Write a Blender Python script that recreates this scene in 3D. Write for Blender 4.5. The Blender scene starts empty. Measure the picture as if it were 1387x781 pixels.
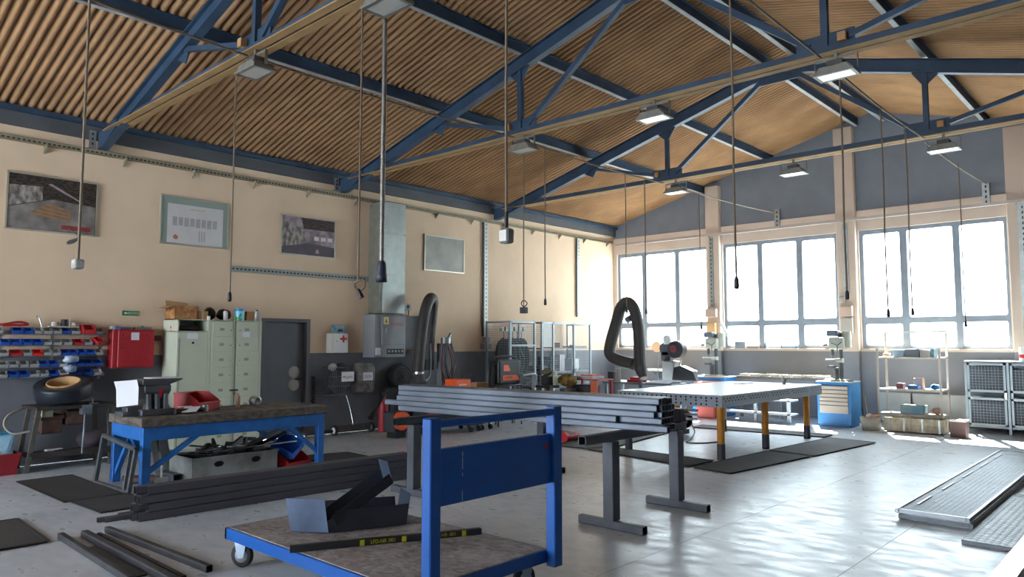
import bpy, math, random
from mathutils import Vector, Matrix
random.seed(7)
SC = bpy.context.scene
COL = SC.collection
PI = math.pi

# ------------------------------------------------------------------ camera
def make_camera():
    f, yaw, pitch, roll = 988.75, .7449, .0755, -.0003
    fw = Vector((-math.sin(yaw)*math.cos(pitch), math.cos(yaw)*math.cos(pitch), math.sin(pitch)))
    r = Vector((math.cos(yaw), math.sin(yaw), 0)); u = r.cross(fw)
    r2 = r*math.cos(roll) + u*math.sin(roll); u2 = -r*math.sin(roll) + u*math.cos(roll)
    cd = bpy.data.cameras.new('camera'); cam = bpy.data.objects.new('camera', cd); COL.objects.link(cam)
    cd.sensor_width = 36; cd.sensor_fit = 'HORIZONTAL'; cd.lens = f/1387*36; cd.clip_start = .05; cd.clip_end = 200
    m = Matrix((r2, u2, -fw)).transposed().to_4x4(); m.translation = (11.43, 0, 1.615)
    cam.matrix_world = m
    SC.camera = cam
make_camera()

# ------------------------------------------------------------------ daylight
SC.view_settings.view_transform = 'Standard'; SC.view_settings.look = 'None'
SC.view_settings.gamma = 1; SC.view_settings.exposure = 1.52
SC.view_settings.use_curve_mapping = False
W = bpy.data.worlds.new('sky'); SC.world = W; W.use_nodes = True
bg = W.node_tree.nodes['Background']; bg.inputs[0].default_value = (.80, .90, 1, 1); bg.inputs[1].default_value = 6.0
sd = bpy.data.lights.new('sun', 'SUN'); sd.energy = 45; sd.angle = .009; sd.color = (1, .95, .86)
sun = bpy.data.objects.new('sun', sd); COL.objects.link(sun)
sun.rotation_euler = Vector((.47, -1.09, -1.42)).to_track_quat('-Z', 'Y').to_euler()
sun.location = (0, 25, 12)

# ------------------------------------------------------------------ helpers
def lin(h):
    h = h.lstrip('#'); o = []
    for i in (0, 2, 4):
        v = int(h[i:i+2], 16)/255
        o.append(v/12.92 if v <= .04045 else ((v+.055)/1.055)**2.4)
    return (*o, 1)
MATS = {}
def mat(name, hexc, rough=.6, metal=0, var=.0, scale=3, hex2=None, bump=0, bscale=None, emit=0, stretch=None, detail=5, spec=.5, contrast=(.35, .65)):
    if name in MATS: return MATS[name]
    m = bpy.data.materials.new(name); m.use_nodes = True; nt = m.node_tree; N = nt.nodes; L = nt.links
    b = N['Principled BSDF']; b.inputs['Roughness'].default_value = rough; b.inputs['Metallic'].default_value = metal
    b.inputs['Specular IOR Level'].default_value = spec
    c = lin(hexc); b.inputs['Base Color'].default_value = c
    if emit:
        b.inputs['Emission Color'].default_value = c; b.inputs['Emission Strength'].default_value = emit
    if var or hex2 or bump:
        tc = N.new('ShaderNodeTexCoord'); mp = N.new('ShaderNodeMapping'); L.new(tc.outputs['Object'], mp.inputs[0])
        if stretch: mp.inputs['Scale'].default_value = stretch
        nz = N.new('ShaderNodeTexNoise'); nz.inputs['Scale'].default_value = scale; nz.inputs['Detail'].default_value = detail
        L.new(mp.outputs[0], nz.inputs['Vector'])
        rp = N.new('ShaderNodeValToRGB'); L.new(nz.outputs['Fac'], rp.inputs[0])
        rp.color_ramp.elements[0].position, rp.color_ramp.elements[1].position = contrast
        c2 = lin(hex2) if hex2 else tuple(x*(1-var) for x in c[:3]) + (1,)
        rp.color_ramp.elements[0].color = c2; rp.color_ramp.elements[1].color = c
        L.new(rp.outputs[0], b.inputs['Base Color'])
        if bump:
            bp = N.new('ShaderNodeBump'); bp.inputs['Strength'].default_value = bump; bp.inputs['Distance'].default_value = .01
            n2 = N.new('ShaderNodeTexNoise'); n2.inputs['Scale'].default_value = bscale or scale*8; n2.inputs['Detail'].default_value = 4
            L.new(mp.outputs[0], n2.inputs['Vector']); L.new(n2.outputs['Fac'], bp.inputs['Height']); L.new(bp.outputs[0], b.inputs['Normal'])
    MATS[name] = m
    return m

class MB:
    def __init__(s): s.v = []; s.f = []; s.m = []; s.mi = 0; s.sm = []
    def add(s, vs, fs, smooth=False):
        o = len(s.v); s.v += [Vector(v) for v in vs]
        for f in fs: s.f.append([i+o for i in f]); s.m.append(s.mi); s.sm.append(smooth)
        return s
    def mat(s, i): s.mi = i; return s
    def box(s, x0, x1, y0, y1, z0, z1):
        vs = [(x, y, z) for z in (z0, z1) for y in (y0, y1) for x in (x0, x1)]
        return s.add(vs, [(0,2,3,1),(4,5,7,6),(0,1,5,4),(2,6,7,3),(0,4,6,2),(1,3,7,5)])
    def obox(s, c, size, M=None):
        M = M or Matrix.Identity(3); c = Vector(c); h = [q/2 for q in size]
        vs = [c + M @ Vector((x*h[0], y*h[1], z*h[2])) for z in (-1,1) for y in (-1,1) for x in (-1,1)]
        return s.add(vs, [(0,2,3,1),(4,5,7,6),(0,1,5,4),(2,6,7,3),(0,4,6,2),(1,3,7,5)])
    def bar(s, a, b, w, h=None, up=(0,0,1)):
        a = Vector(a); b = Vector(b); d = b-a; z = d.normalized(); h = h or w
        u = Vector(up)
        if abs(z.dot(u)) > .98: u = Vector((1,0,0))
        x = z.cross(u).normalized(); y = x.cross(z)
        M = Matrix((x, y, z)).transposed()
        return s.obox((a+b)/2, (w, h, d.length), M)
    def cyl(s, a, b, r, r2=None, n=12, caps=True, smooth=True):
        a = Vector(a); b = Vector(b); r2 = r if r2 is None else r2
        z = (b-a).normalized(); u = Vector((0,0,1)) if abs(z.z) < .9 else Vector((1,0,0))
        x = z.cross(u).normalized(); y = z.cross(x)
        vs = []
        for p, q in ((a, r), (b, r2)):
            for i in range(n):
                t = 2*PI*i/n; vs.append(p + x*math.cos(t)*q + y*math.sin(t)*q)
        s.add(vs, [(i, n+i, n+(i+1) % n, (i+1) % n) for i in range(n)], smooth)
        if caps:
            s.add(vs[:n], [tuple(range(n))]); s.add(vs[n:], [tuple(reversed(range(n)))])
        return s
    def tube(s, path, r, n=10, smooth_path=4, caps=True):
        P = [Vector(p) for p in path]
        if smooth_path and len(P) > 2: P = catmull(P, smooth_path)
        rings = []; prev = None
        for i, p in enumerate(P):
            d = (P[min(i+1, len(P)-1)] - P[max(i-1, 0)]).normalized()
            if prev is None:
                u = Vector((0,0,1)) if abs(d.z) < .9 else Vector((1,0,0)); x = d.cross(u).normalized()
            else:
                x = (prev - d*prev.dot(d)).normalized()
            prev = x; y = d.cross(x)
            rr = r(i/(len(P)-1)) if callable(r) else r
            rings.append([p + x*math.cos(2*PI*k/n)*rr + y*math.sin(2*PI*k/n)*rr for k in range(n)])
        vs = [v for g in rings for v in g]
        fs = [(j*n+i, j*n+(i+1) % n, (j+1)*n+(i+1) % n, (j+1)*n+i) for j in range(len(rings)-1) for i in range(n)]
        s.add(vs, fs, True)
        if caps:
            s.add(rings[0], [tuple(reversed(range(n)))]); s.add(rings[-1], [tuple(range(n))])
        return s
    def lathe(s, c, prof, n=16, M=None, closed=False):
        c = Vector(c); M = M or Matrix.Identity(3); vs = []
        for r, z in prof:
            for i in range(n):
                t = 2*PI*i/n; vs.append(c + M @ Vector((r*math.cos(t), r*math.sin(t), z)))
        k = len(prof); rng = range(k if closed else k-1)
        return s.add(vs, [(j*n+i, j*n+(i+1) % n, ((j+1) % k)*n+(i+1) % n, ((j+1) % k)*n+i) for j in rng for i in range(n)], True)
    def prism(s, pts, d):
        """closed polygon pts (3D) extruded by vector d"""
        n = len(pts); d = Vector(d); a = [Vector(p) for p in pts]; b = [p+d for p in a]
        s.add(a+b, [tuple(reversed(range(n))), tuple(range(n, 2*n))] + [(i, (i+1) % n, n+(i+1) % n, n+i) for i in range(n)])
        return s
    def quad(s, a, b, c, d): return s.add([a, b, c, d], [(0,1,2,3)])
    def sheet(s, pts, th):
        """thin plate through pts (planar polygon), thickness th"""
        P = [Vector(p) for p in pts]; n = (P[1]-P[0]).cross(P[2]-P[0]).normalized()
        return s.prism(P, n*th)
    def bbox(s):
        return (Vector((min(v[i] for v in s.v) for i in range(3))), Vector((max(v[i] for v in s.v) for i in range(3))))
    def xform(s, M, o=(0,0,0)):
        o = Vector(o); s.v = [M @ v + o for v in s.v]; return s
def catmull(P, k):
    out = []
    for i in range(len(P)-1):
        p0, p1, p2, p3 = P[max(i-1,0)], P[i], P[i+1], P[min(i+2, len(P)-1)]
        for j in range(k):
            t = j/k
            out.append(.5*((2*p1)+(-p0+p2)*t+(2*p0-5*p1+4*p2-p3)*t*t+(-p0+3*p1-3*p2+p3)*t**3))
    out.append(P[-1]); return out

ORG = {}
def mesh(mb, name, mats, org):
    me = bpy.data.meshes.new(name)
    me.from_pydata([tuple(v-org) for v in mb.v], [], mb.f)
    for m in (mats if isinstance(mats, (list, tuple)) else [mats]): me.materials.append(m)
    me.polygons.foreach_set('material_index', mb.m); me.polygons.foreach_set('use_smooth', mb.sm)
    me.update(); return me
def bevel(o, w, seg=1):
    b = o.modifiers.new('bevel', 'BEVEL'); b.width = w; b.segments = seg; b.limit_method = 'ANGLE'; b.angle_limit = .7
def P(mb, name, mats, par, bev=0, stuff=False, label=None, seg=1):
    """a part under a thing / part / structure"""
    org = ORG[par.name]
    o = bpy.data.objects.new(name, mesh(mb, name, mats, org)); COL.objects.link(o); o.parent = par; ORG[o.name] = org
    if bev: bevel(o, bev, seg)
    if stuff: o['kind'] = 'stuff'
    if label: o['label'] = label
    return o
def tag(o, label, cat, group=None):
    o['label'] = label; o['category'] = cat
    if group: o['group'] = group
    return o
def T(name, label, cat, loc, group=None, rz=0):
    o = bpy.data.objects.new(name, None); COL.objects.link(o); o.location = loc; o.rotation_euler = (0,0,rz)
    o.empty_display_size = .1; ORG[o.name] = Vector(loc) if rz == 0 else Vector((0,0,0))
    return tag(o, label, cat, group)
def S(mb, name, mats, label, cat, group=None, bev=0, seg=1):
    a, b = mb.bbox(); org = Vector(((a.x+b.x)/2, (a.y+b.y)/2, a.z))
    o = bpy.data.objects.new(name, mesh(mb, name, mats, org)); COL.objects.link(o); o.location = org; ORG[o.name] = org
    if bev: bevel(o, bev, seg)
    return tag(o, label, cat, group)
def STR(mb, name, mats, bev=0):
    o = bpy.data.objects.new(name, mesh(mb, name, mats, Vector((0,0,0)))); COL.objects.link(o); ORG[o.name] = Vector((0,0,0))
    o['kind'] = 'structure'
    if bev: bevel(o, bev)
    return o
def clone(o, par=None):
    c = o.copy(); COL.objects.link(c); c.parent = par
    for ch in list(o.children): clone(ch, c)
    return c
def text(body, size, mats, par, loc, rot, ext=.0005, name='lettering', sx=1, align='CENTER'):
    cu = bpy.data.curves.new(name, 'FONT'); cu.body = body; cu.size = size; cu.extrude = ext; cu.align_x = align; cu.align_y = 'CENTER'
    tmp = bpy.data.objects.new('tmp', cu); COL.objects.link(tmp)
    dg = bpy.context.evaluated_depsgraph_get(); me = bpy.data.meshes.new_from_object(tmp.evaluated_get(dg)); me.name = name
    bpy.data.objects.remove(tmp); bpy.data.curves.remove(cu)
    me.materials.clear(); me.materials.append(mats)
    M = rot.to_4x4() @ Matrix.Diagonal((sx, 1, 1, 1)); M.translation = Vector(loc) - ORG[par.name]
    me.transform(M)
    o = bpy.data.objects.new(name, me); COL.objects.link(o); o.parent = par; ORG[o.name] = ORG[par.name]
    return o
def basis(x, y):
    x = Vector(x).normalized(); y = Vector(y); y = (y-x*y.dot(x)).normalized(); return Matrix((x, y, x.cross(y))).transposed()
RX = basis((0,1,0), (0,0,1))      # text on a surface facing +X (reads along +Y)
RY = basis((1,0,0), (0,0,1))      # text on a surface facing -Y (reads along +X)
def rz(a): return Matrix.Rotation(a, 3, 'Z')

# ------------------------------------------------------------------ materials
cream = mat('cream_paint', 'DCC2A5', .85, var=.10, scale=1.1, bump=.15, bscale=40)
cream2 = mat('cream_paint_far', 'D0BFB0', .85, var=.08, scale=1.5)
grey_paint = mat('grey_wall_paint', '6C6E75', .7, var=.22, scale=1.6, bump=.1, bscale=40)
grey_hazed = mat('grey_wall_paint_hazed', '83848A', .7, var=.12, scale=1.6)  # wall grey lightened for the far wall, window haze put into the colour
gable_m = mat('gable_paint_hazed', '828B97', .8, var=.12, scale=2)  # dark grey gable painted lighter, its colour carries the haze
ring_m = mat('ring_beam_paint', '55585C', .8, var=.2, scale=2)
blue_steel = mat('blue_steel', '2F4861', .55, var=.35, scale=3, bump=.05)
dust_m = mat('dusty_flange', 'A58456', .85, var=.2, scale=4)
pale_strip = mat('pale_flange', 'A2A8A8', .7, var=.2, scale=5)
frame_m = mat('window_steel', '8894A2', .6, var=.15, scale=5)
galv = mat('galvanised_steel', 'A9ADAC', .42, .7, var=.2, scale=9)
steel_dark = mat('dark_mill_steel', '4A4C52', .5, .5, var=.35, scale=7, bump=.05)
steel_mid = mat('grey_mill_steel', '808993', .45, .45, var=.3, scale=6, stretch=(1, .3, 1))
steel_hole = mat('tube_inside', '17181A', .9)
trolley_blue = mat('trolley_blue', '0E55A6', .38, var=.12, scale=5, bump=.04)
bench_blue = mat('bench_blue', '2168B4', .5, var=.25, scale=6)
wood_dark = mat('worn_wood', '6B625A', .85, hex2='463E38', scale=4, stretch=(1, 3, 6), bump=.3, bscale=30)
def flake_board():
    m = bpy.data.materials.new('worn_flake_board'); m.use_nodes = True; N = m.node_tree.nodes; K = m.node_tree.links; b = N['Principled BSDF']; b.inputs['Roughness'].default_value = .85
    tc = N.new('ShaderNodeTexCoord'); nz = N.new('ShaderNodeTexNoise'); nz.inputs['Scale'].default_value = 9; nz.inputs['Detail'].default_value = 3; K.new(tc.outputs['Object'], nz.inputs['Vector'])
    ad = N.new('ShaderNodeVectorMath'); ad.operation = 'MULTIPLY_ADD'; K.new(nz.outputs['Color'], ad.inputs[0]); ad.inputs[1].default_value = (.09, .09, 0); K.new(tc.outputs['Object'], ad.inputs[2])
    mp = N.new('ShaderNodeMapping'); mp.inputs['Scale'].default_value = (22, 40, 1); K.new(ad.outputs[0], mp.inputs[0])
    vo = N.new('ShaderNodeTexVoronoi'); vo.inputs['Scale'].default_value = 1; K.new(mp.outputs[0], vo.inputs['Vector'])
    n2 = N.new('ShaderNodeTexNoise'); n2.inputs['Scale'].default_value = 2.5; n2.inputs['Detail'].default_value = 6; K.new(tc.outputs['Object'], n2.inputs['Vector'])
    mx = N.new('ShaderNodeMath'); mx.operation = 'MULTIPLY_ADD'; mx.inputs[1].default_value = .45; K.new(vo.outputs['Color'], mx.inputs[0]); K.new(n2.outputs['Fac'], mx.inputs[2])
    rp = N.new('ShaderNodeValToRGB'); K.new(mx.outputs[0], rp.inputs[0]); e = rp.color_ramp.elements
    e[0].position = .38; e[0].color = lin('56514F'); e[1].position = 1.0; e[1].color = lin('A29D9E')
    K.new(rp.outputs[0], b.inputs['Base Color'])
    bp = N.new('ShaderNodeBump'); bp.inputs['Strength'].default_value = .5; bp.inputs['Distance'].default_value = .004; K.new(vo.outputs['Color'], bp.inputs['Height']); K.new(bp.outputs[0], b.inputs['Normal'])
    return m
ply = flake_board()
rubber = mat('black_rubber', '26272A', .8, var=.2, scale=10)
black = mat('black_plastic', '1B1C1F', .5)
white = mat('white_paper', 'D6D8DE', .7)
ink = mat('ink', '2E3038', .7)
red = mat('red_plastic', 'B8222A', .45, var=.1, scale=6)
redp = mat('red_paint', 'A62530', .5, var=.12, scale=4)
bluep = mat('blue_plastic', '1F4FA8', .45, var=.1, scale=8)
greyp = mat('grey_plastic', '9A9C9B', .5, var=.1, scale=8)
orange = mat('orange_paint', 'E8571E', .45, var=.06, scale=6)
yellow = mat('yellow_plastic', 'D9C414', .45, var=.12, scale=7)
leg_orange = mat('leg_orange', 'D08A28', .5, var=.15, scale=9)
card = mat('cardboard', 'B58D62', .85, var=.15, scale=6)
locker_m = mat('locker_paint', 'BDC2AE', .45, var=.06, scale=3)
lamp_grey = mat('lamp_housing', '7E7C74', .55, .3, var=.2, scale=8)
cable_m = mat('cable_sheath', '7A6A58', .7, var=.2, scale=20)
cable_k = mat('black_cable', '242426', .6)
chrome = mat('bright_steel', 'C9CCD0', .25, .9)
rust = mat('rusty_iron', '5A4238', .8, var=.35, scale=8, bump=.2)
brownish = mat('brown_cloth', '4A4048', .9, var=.3, scale=6)
cabblue = mat('cabinet_blue', '2F7FC0', .45, var=.08, scale=5)
beige = mat('drawer_beige', 'B9AA9C', .5, var=.06, scale=5)
machine_g = mat('machine_grey_green', 'A9ADA2', .45, var=.12, scale=8)
# ================================================================== SETTING
L = 16.53; WID = 13.3; RIDGE = 6.65; YB = -7.0
def zroof(x): return 4.775 + .27*(x if x <= RIDGE else 2*RIDGE-x)
def concrete():
    m = bpy.data.materials.new('polished_concrete'); m.use_nodes = True; nt = m.node_tree; N = nt.nodes; K = nt.links
    b = N['Principled BSDF']; tc = N.new('ShaderNodeTexCoord')
    def noise(sc, det, st=None):
        mp = N.new('ShaderNodeMapping'); K.new(tc.outputs['Object'], mp.inputs[0])
        if st: mp.inputs['Scale'].default_value = st
        n = N.new('ShaderNodeTexNoise'); n.inputs['Scale'].default_value = sc; n.inputs['Detail'].default_value = det; K.new(mp.outputs[0], n.inputs['Vector']); return n
    a = noise(.8, 8); r1 = N.new('ShaderNodeValToRGB'); K.new(a.outputs['Fac'], r1.inputs[0])
    r1.color_ramp.elements[0].position = .3; r1.color_ramp.elements[1].position = .7
    r1.color_ramp.elements[0].color = lin('B0BAC6'); r1.color_ramp.elements[1].color = lin('D0D8E0')
    c = noise(4.5, 6, (1, 1.8, 1)); r2 = N.new('ShaderNodeValToRGB'); K.new(c.outputs['Fac'], r2.inputs[0])
    r2.color_ramp.elements[0].position = .25; r2.color_ramp.elements[1].position = .75
    r2.color_ramp.elements[0].color = (.74, .75, .77, 1); r2.color_ramp.elements[1].color = (1, 1, 1, 1)
    mx = N.new('ShaderNodeMixRGB'); mx.blend_type = 'MULTIPLY'; mx.inputs[0].default_value = .7
    K.new(r1.outputs[0], mx.inputs[1]); K.new(r2.outputs[0], mx.inputs[2]); K.new(mx.outputs[0], b.inputs['Base Color'])
    rr = N.new('ShaderNodeMapRange'); K.new(c.outputs['Fac'], rr.inputs[0]); rr.inputs[1].default_value = .28; rr.inputs[2].default_value = .72
    rr.inputs[3].default_value = .46; rr.inputs[4].default_value = .24; K.new(rr.outputs[0], b.inputs['Roughness'])
    bp = N.new('ShaderNodeBump'); bp.inputs['Strength'].default_value = .03; bp.inputs['Distance'].default_value = .01
    d = noise(14, 6); K.new(d.outputs['Fac'], bp.inputs['Height']); K.new(bp.outputs[0], b.inputs['Normal'])
    return m
conc = concrete()
fl = STR(MB().box(-.3, WID+.3, YB-.3, L+.3, -.3, -.06), 'floor', mat('joint_filler', '4A4E52', .9))
xs = [-.0, 3.1, 6.3, 8.32, 9.56, 11.5, WID]; ys = [YB, -3.2, 1.2, 5.68, 10.1, 14.4, L]
for i in range(len(xs)-1):
    for j in range(len(ys)-1):
        g = .002
        P(MB().box(xs[i]+g, xs[i+1]-g, ys[j]+g, ys[j+1]-g, -.06, 0), 'slab', conc, fl)

# left wall: cream above, grey below, opening for the door
DY0, DY1, DZ = 6.21, 7.08, 2.02; WZ = 1.45; EZ = 4.534
m = MB()
m.mat(1).box(-.3, 0, YB, DY0, 0, WZ); m.box(-.3, 0, DY1, L, 0, WZ)
m.mat(0).box(-.3, 0, YB, DY0, WZ, EZ); m.box(-.3, 0, DY1, L, WZ, EZ); m.box(-.3, 0, DY0, DY1, DZ, EZ)
wl = STR(m, 'wall_left', [cream, grey_paint])
STR(MB().box(-.3, .06, YB, L, EZ, 4.72), 'trim_1', ring_m)
# far wall
YF = L
m = MB()
WINS = [(.12, 2.80), (3.21, 5.90), (6.35, 9.02)]
SILL, WTOP, BAND = 1.508, 4.036, 4.465
piers = [(-.0, .12), (2.80, 3.21), (5.90, 6.35), (9.02, WID)]  # last pier kept solid out of view, closing a likely window to cut light
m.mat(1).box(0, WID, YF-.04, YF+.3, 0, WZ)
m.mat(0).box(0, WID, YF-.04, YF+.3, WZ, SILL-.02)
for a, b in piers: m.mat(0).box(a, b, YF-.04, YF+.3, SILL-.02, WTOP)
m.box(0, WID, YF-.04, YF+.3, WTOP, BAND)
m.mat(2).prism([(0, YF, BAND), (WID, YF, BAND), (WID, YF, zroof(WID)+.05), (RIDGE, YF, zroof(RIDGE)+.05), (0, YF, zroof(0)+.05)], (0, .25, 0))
wf = STR(m, 'wall_far', [cream2, grey_hazed, gable_m])
for a, b in (piers[1], piers[2], (9.02, 9.62)):
    c = a+.03; d = b-.03
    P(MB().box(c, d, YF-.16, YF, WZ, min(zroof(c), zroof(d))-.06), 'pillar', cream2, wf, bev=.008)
    P(MB().box(c, d, YF-.16, YF, 0, WZ), 'pillar_foot', grey_hazed, wf, bev=.008)
for a, b in WINS: P(MB().box(a+.03, b-.03, YF-.11, YF+.02, SILL-.03, SILL+.0), 'sill_board', cream2, wf, bev=.004)
# glass
def glass_mat():
    m = bpy.data.materials.new('window_glass'); m.use_nodes = True; N = m.node_tree.nodes; K = m.node_tree.links
    N.remove(N['Principled BSDF']); o = N['Material Output']
    t = N.new('ShaderNodeBsdfTransparent'); t.inputs[0].default_value = (.93, .96, .95, 1); g = N.new('ShaderNodeBsdfGlossy'); g.inputs['Roughness'].default_value = .03
    x = N.new('ShaderNodeMixShader'); x.inputs[0].default_value = .05
    K.new(t.outputs[0], x.inputs[1]); K.new(g.outputs[0], x.inputs[2]); K.new(x.outputs[0], o.inputs[0]); return m
glassm = glass_mat()
def rounded(x0, x1, z0, z1, r, n=4):
    pts = []
    for cx, cz, a0 in ((x1-r, z1-r, 0), (x0+r, z1-r, 90), (x0+r, z0+r, 180), (x1-r, z0+r, 270)):
        for i in range(n+1):
            t = math.radians(a0+90*i/n); pts.append((cx+r*math.cos(t), cz+r*math.sin(t)))
    return pts
def casement(mb, x0, x1, z0, z1, w, y0, y1, r=.04, n=4):
    """steel ring: rectangular outside, rounded opening"""
    inn = rounded(x0+w, x1-w, z0+w, z1-w, r, n); k = len(inn)
    cs = [(x1, z1), (x0, z1), (x0, z0), (x1, z0)]; out = []
    for q in range(4):
        for i in range(n+1): out.append(cs[q])
    vs = [(x, y0, z) for x, z in inn] + [(x, y0, z) for x, z in out] + [(x, y1, z) for x, z in inn] + [(x, y1, z) for x, z in out]
    fs = []
    for i in range(k):
        j = (i+1) % k
        fs += [(i, j, k+j, k+i), (2*k+i, 3*k+i, 3*k+j, 2*k+j), (i, 2*k+i, 2*k+j, j)]
        if out[i] != out[j]: fs.append((k+i, k+j, 3*k+j, 3*k+i))
    mb.add(vs, fs)
for wi, (a, b) in enumerate(WINS):
    w = (b-a-.06)/3; mull = [a, a+.03+w*.98, a+.03+w*2.0, b]
    if wi == 0: mull = [a, .95, 1.92, b]
    if wi == 1: mull = [a, 4.12, 5.04, b]
    if wi == 2: mull = [a, 7.21, 8.16, b]
    m = MB(); tz = 2.10
    win = STR(m.box(a, b, YF+.03, YF+.09, WTOP-.02, WTOP), 'window_%d' % (wi+1), frame_m)
    for c in range(3):
        for (z0, z1) in ((SILL, tz), (tz, WTOP-.02)):
            heavy = .075 if c == (0, 2, 0, 0)[wi] else .06
            cm = MB(); casement(cm, mull[c], mull[c+1], z0, z1, heavy, YF+.02, YF+.08)
            P(cm, 'casement', frame_m, win)
            P(MB().box(mull[c]+.03, mull[c+1]-.03, YF+.045, YF+.051, z0+.03, z1-.03), 'pane', glassm, win)
# unseen right and back walls; grey paint and narrow gate shaped to dim side light
m = MB(); m.mat(0).box(WID, WID+.3, YB, L+.3, 0, 4.72)
STR(m, 'wall_right', [grey_paint])
GX0, GX1, GZ = .9, 7.6, 4.4
m = MB(); m.mat(0).box(-.3, GX0, YB-.3, YB, 0, 4.72); m.box(GX1, WID+.3, YB-.3, YB, 0, 4.72); m.box(GX0, GX1, YB-.3, YB, GZ, 4.72)
m.prism([(0, YB-.3, 4.72), (WID, YB-.3, 4.72), (WID, YB-.3, zroof(WID)), (RIDGE, YB-.3, zroof(RIDGE)+.05), (0, YB-.3, zroof(0))], (0, .3, 0))
STR(m, 'wall_back', [cream])

# roof: corrugated sheets laid in rows, each sheet a piece
sheet_m = mat('corrugated_sheet', 'B28B63', .92, hex2='93704E', scale=1.3, contrast=(.3, .7))
roof = STR(MB().box(RIDGE-.25, RIDGE+.25, YB-.3, L+.3, zroof(RIDGE)+.06, zroof(RIDGE)+.10), 'ceiling', sheet_m)
PITCH, NW = .107, 8
rows = [(-.2, 2.80), (2.66, 4.62), (4.40, RIDGE+.02)]
ny = int((L+.3-YB+.3)/(PITCH*NW))+1
for side in (0, 1):
    for ri, (xa, xb) in enumerate(rows):
        mb = MB(); n = NW*12; vs = []
        for k in range(n+4):
            y = k*PITCH/12; dz = .036-.060*abs(math.sin(PI*k/12))**.7
            for t in range(2):
                x = (xa, xb)[t]; z = zroof(x) + dz + (.012 if (t == 0) else 0) + .03
                if side: x = 2*RIDGE-x
                vs.append((x, y, z))
        fs = [((2*k, 2*k+1, 2*k+3, 2*k+2) if side else (2*k, 2*k+2, 2*k+3, 2*k+1)) for k in range(n+3)]
        mb.add(vs, fs, False)
        base = None
        for j in range(ny):
            if base is None: base = P(mb, 'roof_sheet', sheet_m, roof); o = base
            else: o = base.copy(); COL.objects.link(o); o.parent = roof
            o.location = (0, YB-.3+j*PITCH*NW, random.uniform(-.003, .003))

# purlins
def purlin(x, nm, z0=None):
    t = T('roof_purlin', nm, 'purlin', (x, 5, zroof(x)-.22)); z1 = zroof(x)+.005
    z0 = z1-.165; s = -1 if x < RIDGE else 1
    m = MB().box(x-.008, x+.008, YB, L, z0, z1).box(x-.04, x+.04, YB, L, z1-.012, z1)
    P(m, 'web', blue_steel, t)
    P(MB().box(x-.034, x+.034, YB, L, z0-.012, z0), 'lower_flange', pale_strip, t)
    return t
for x, nm in ((2.73, 'blue steel purlin above the lowest struts on the picture wall side'), (4.5, 'blue steel purlin over the truss posts on the picture wall side'),
              (6.38, 'blue steel ridge purlin on the picture wall side of the ridge'), (6.92, 'blue steel ridge purlin on the far side of the ridge'),
              (8.8, 'blue steel purlin over the truss posts away from the picture wall'), (10.57, 'lowest blue steel purlin away from the picture wall')):
    purlin(x, nm)
t = T('eave_purlin', 'blue steel eave purlin lying along the grey ring beam', 'purlin', (.1, 5, 4.72))
P(MB().box(.02, .13, YB, L, 4.72, 4.79), 'web', blue_steel, t)

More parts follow.
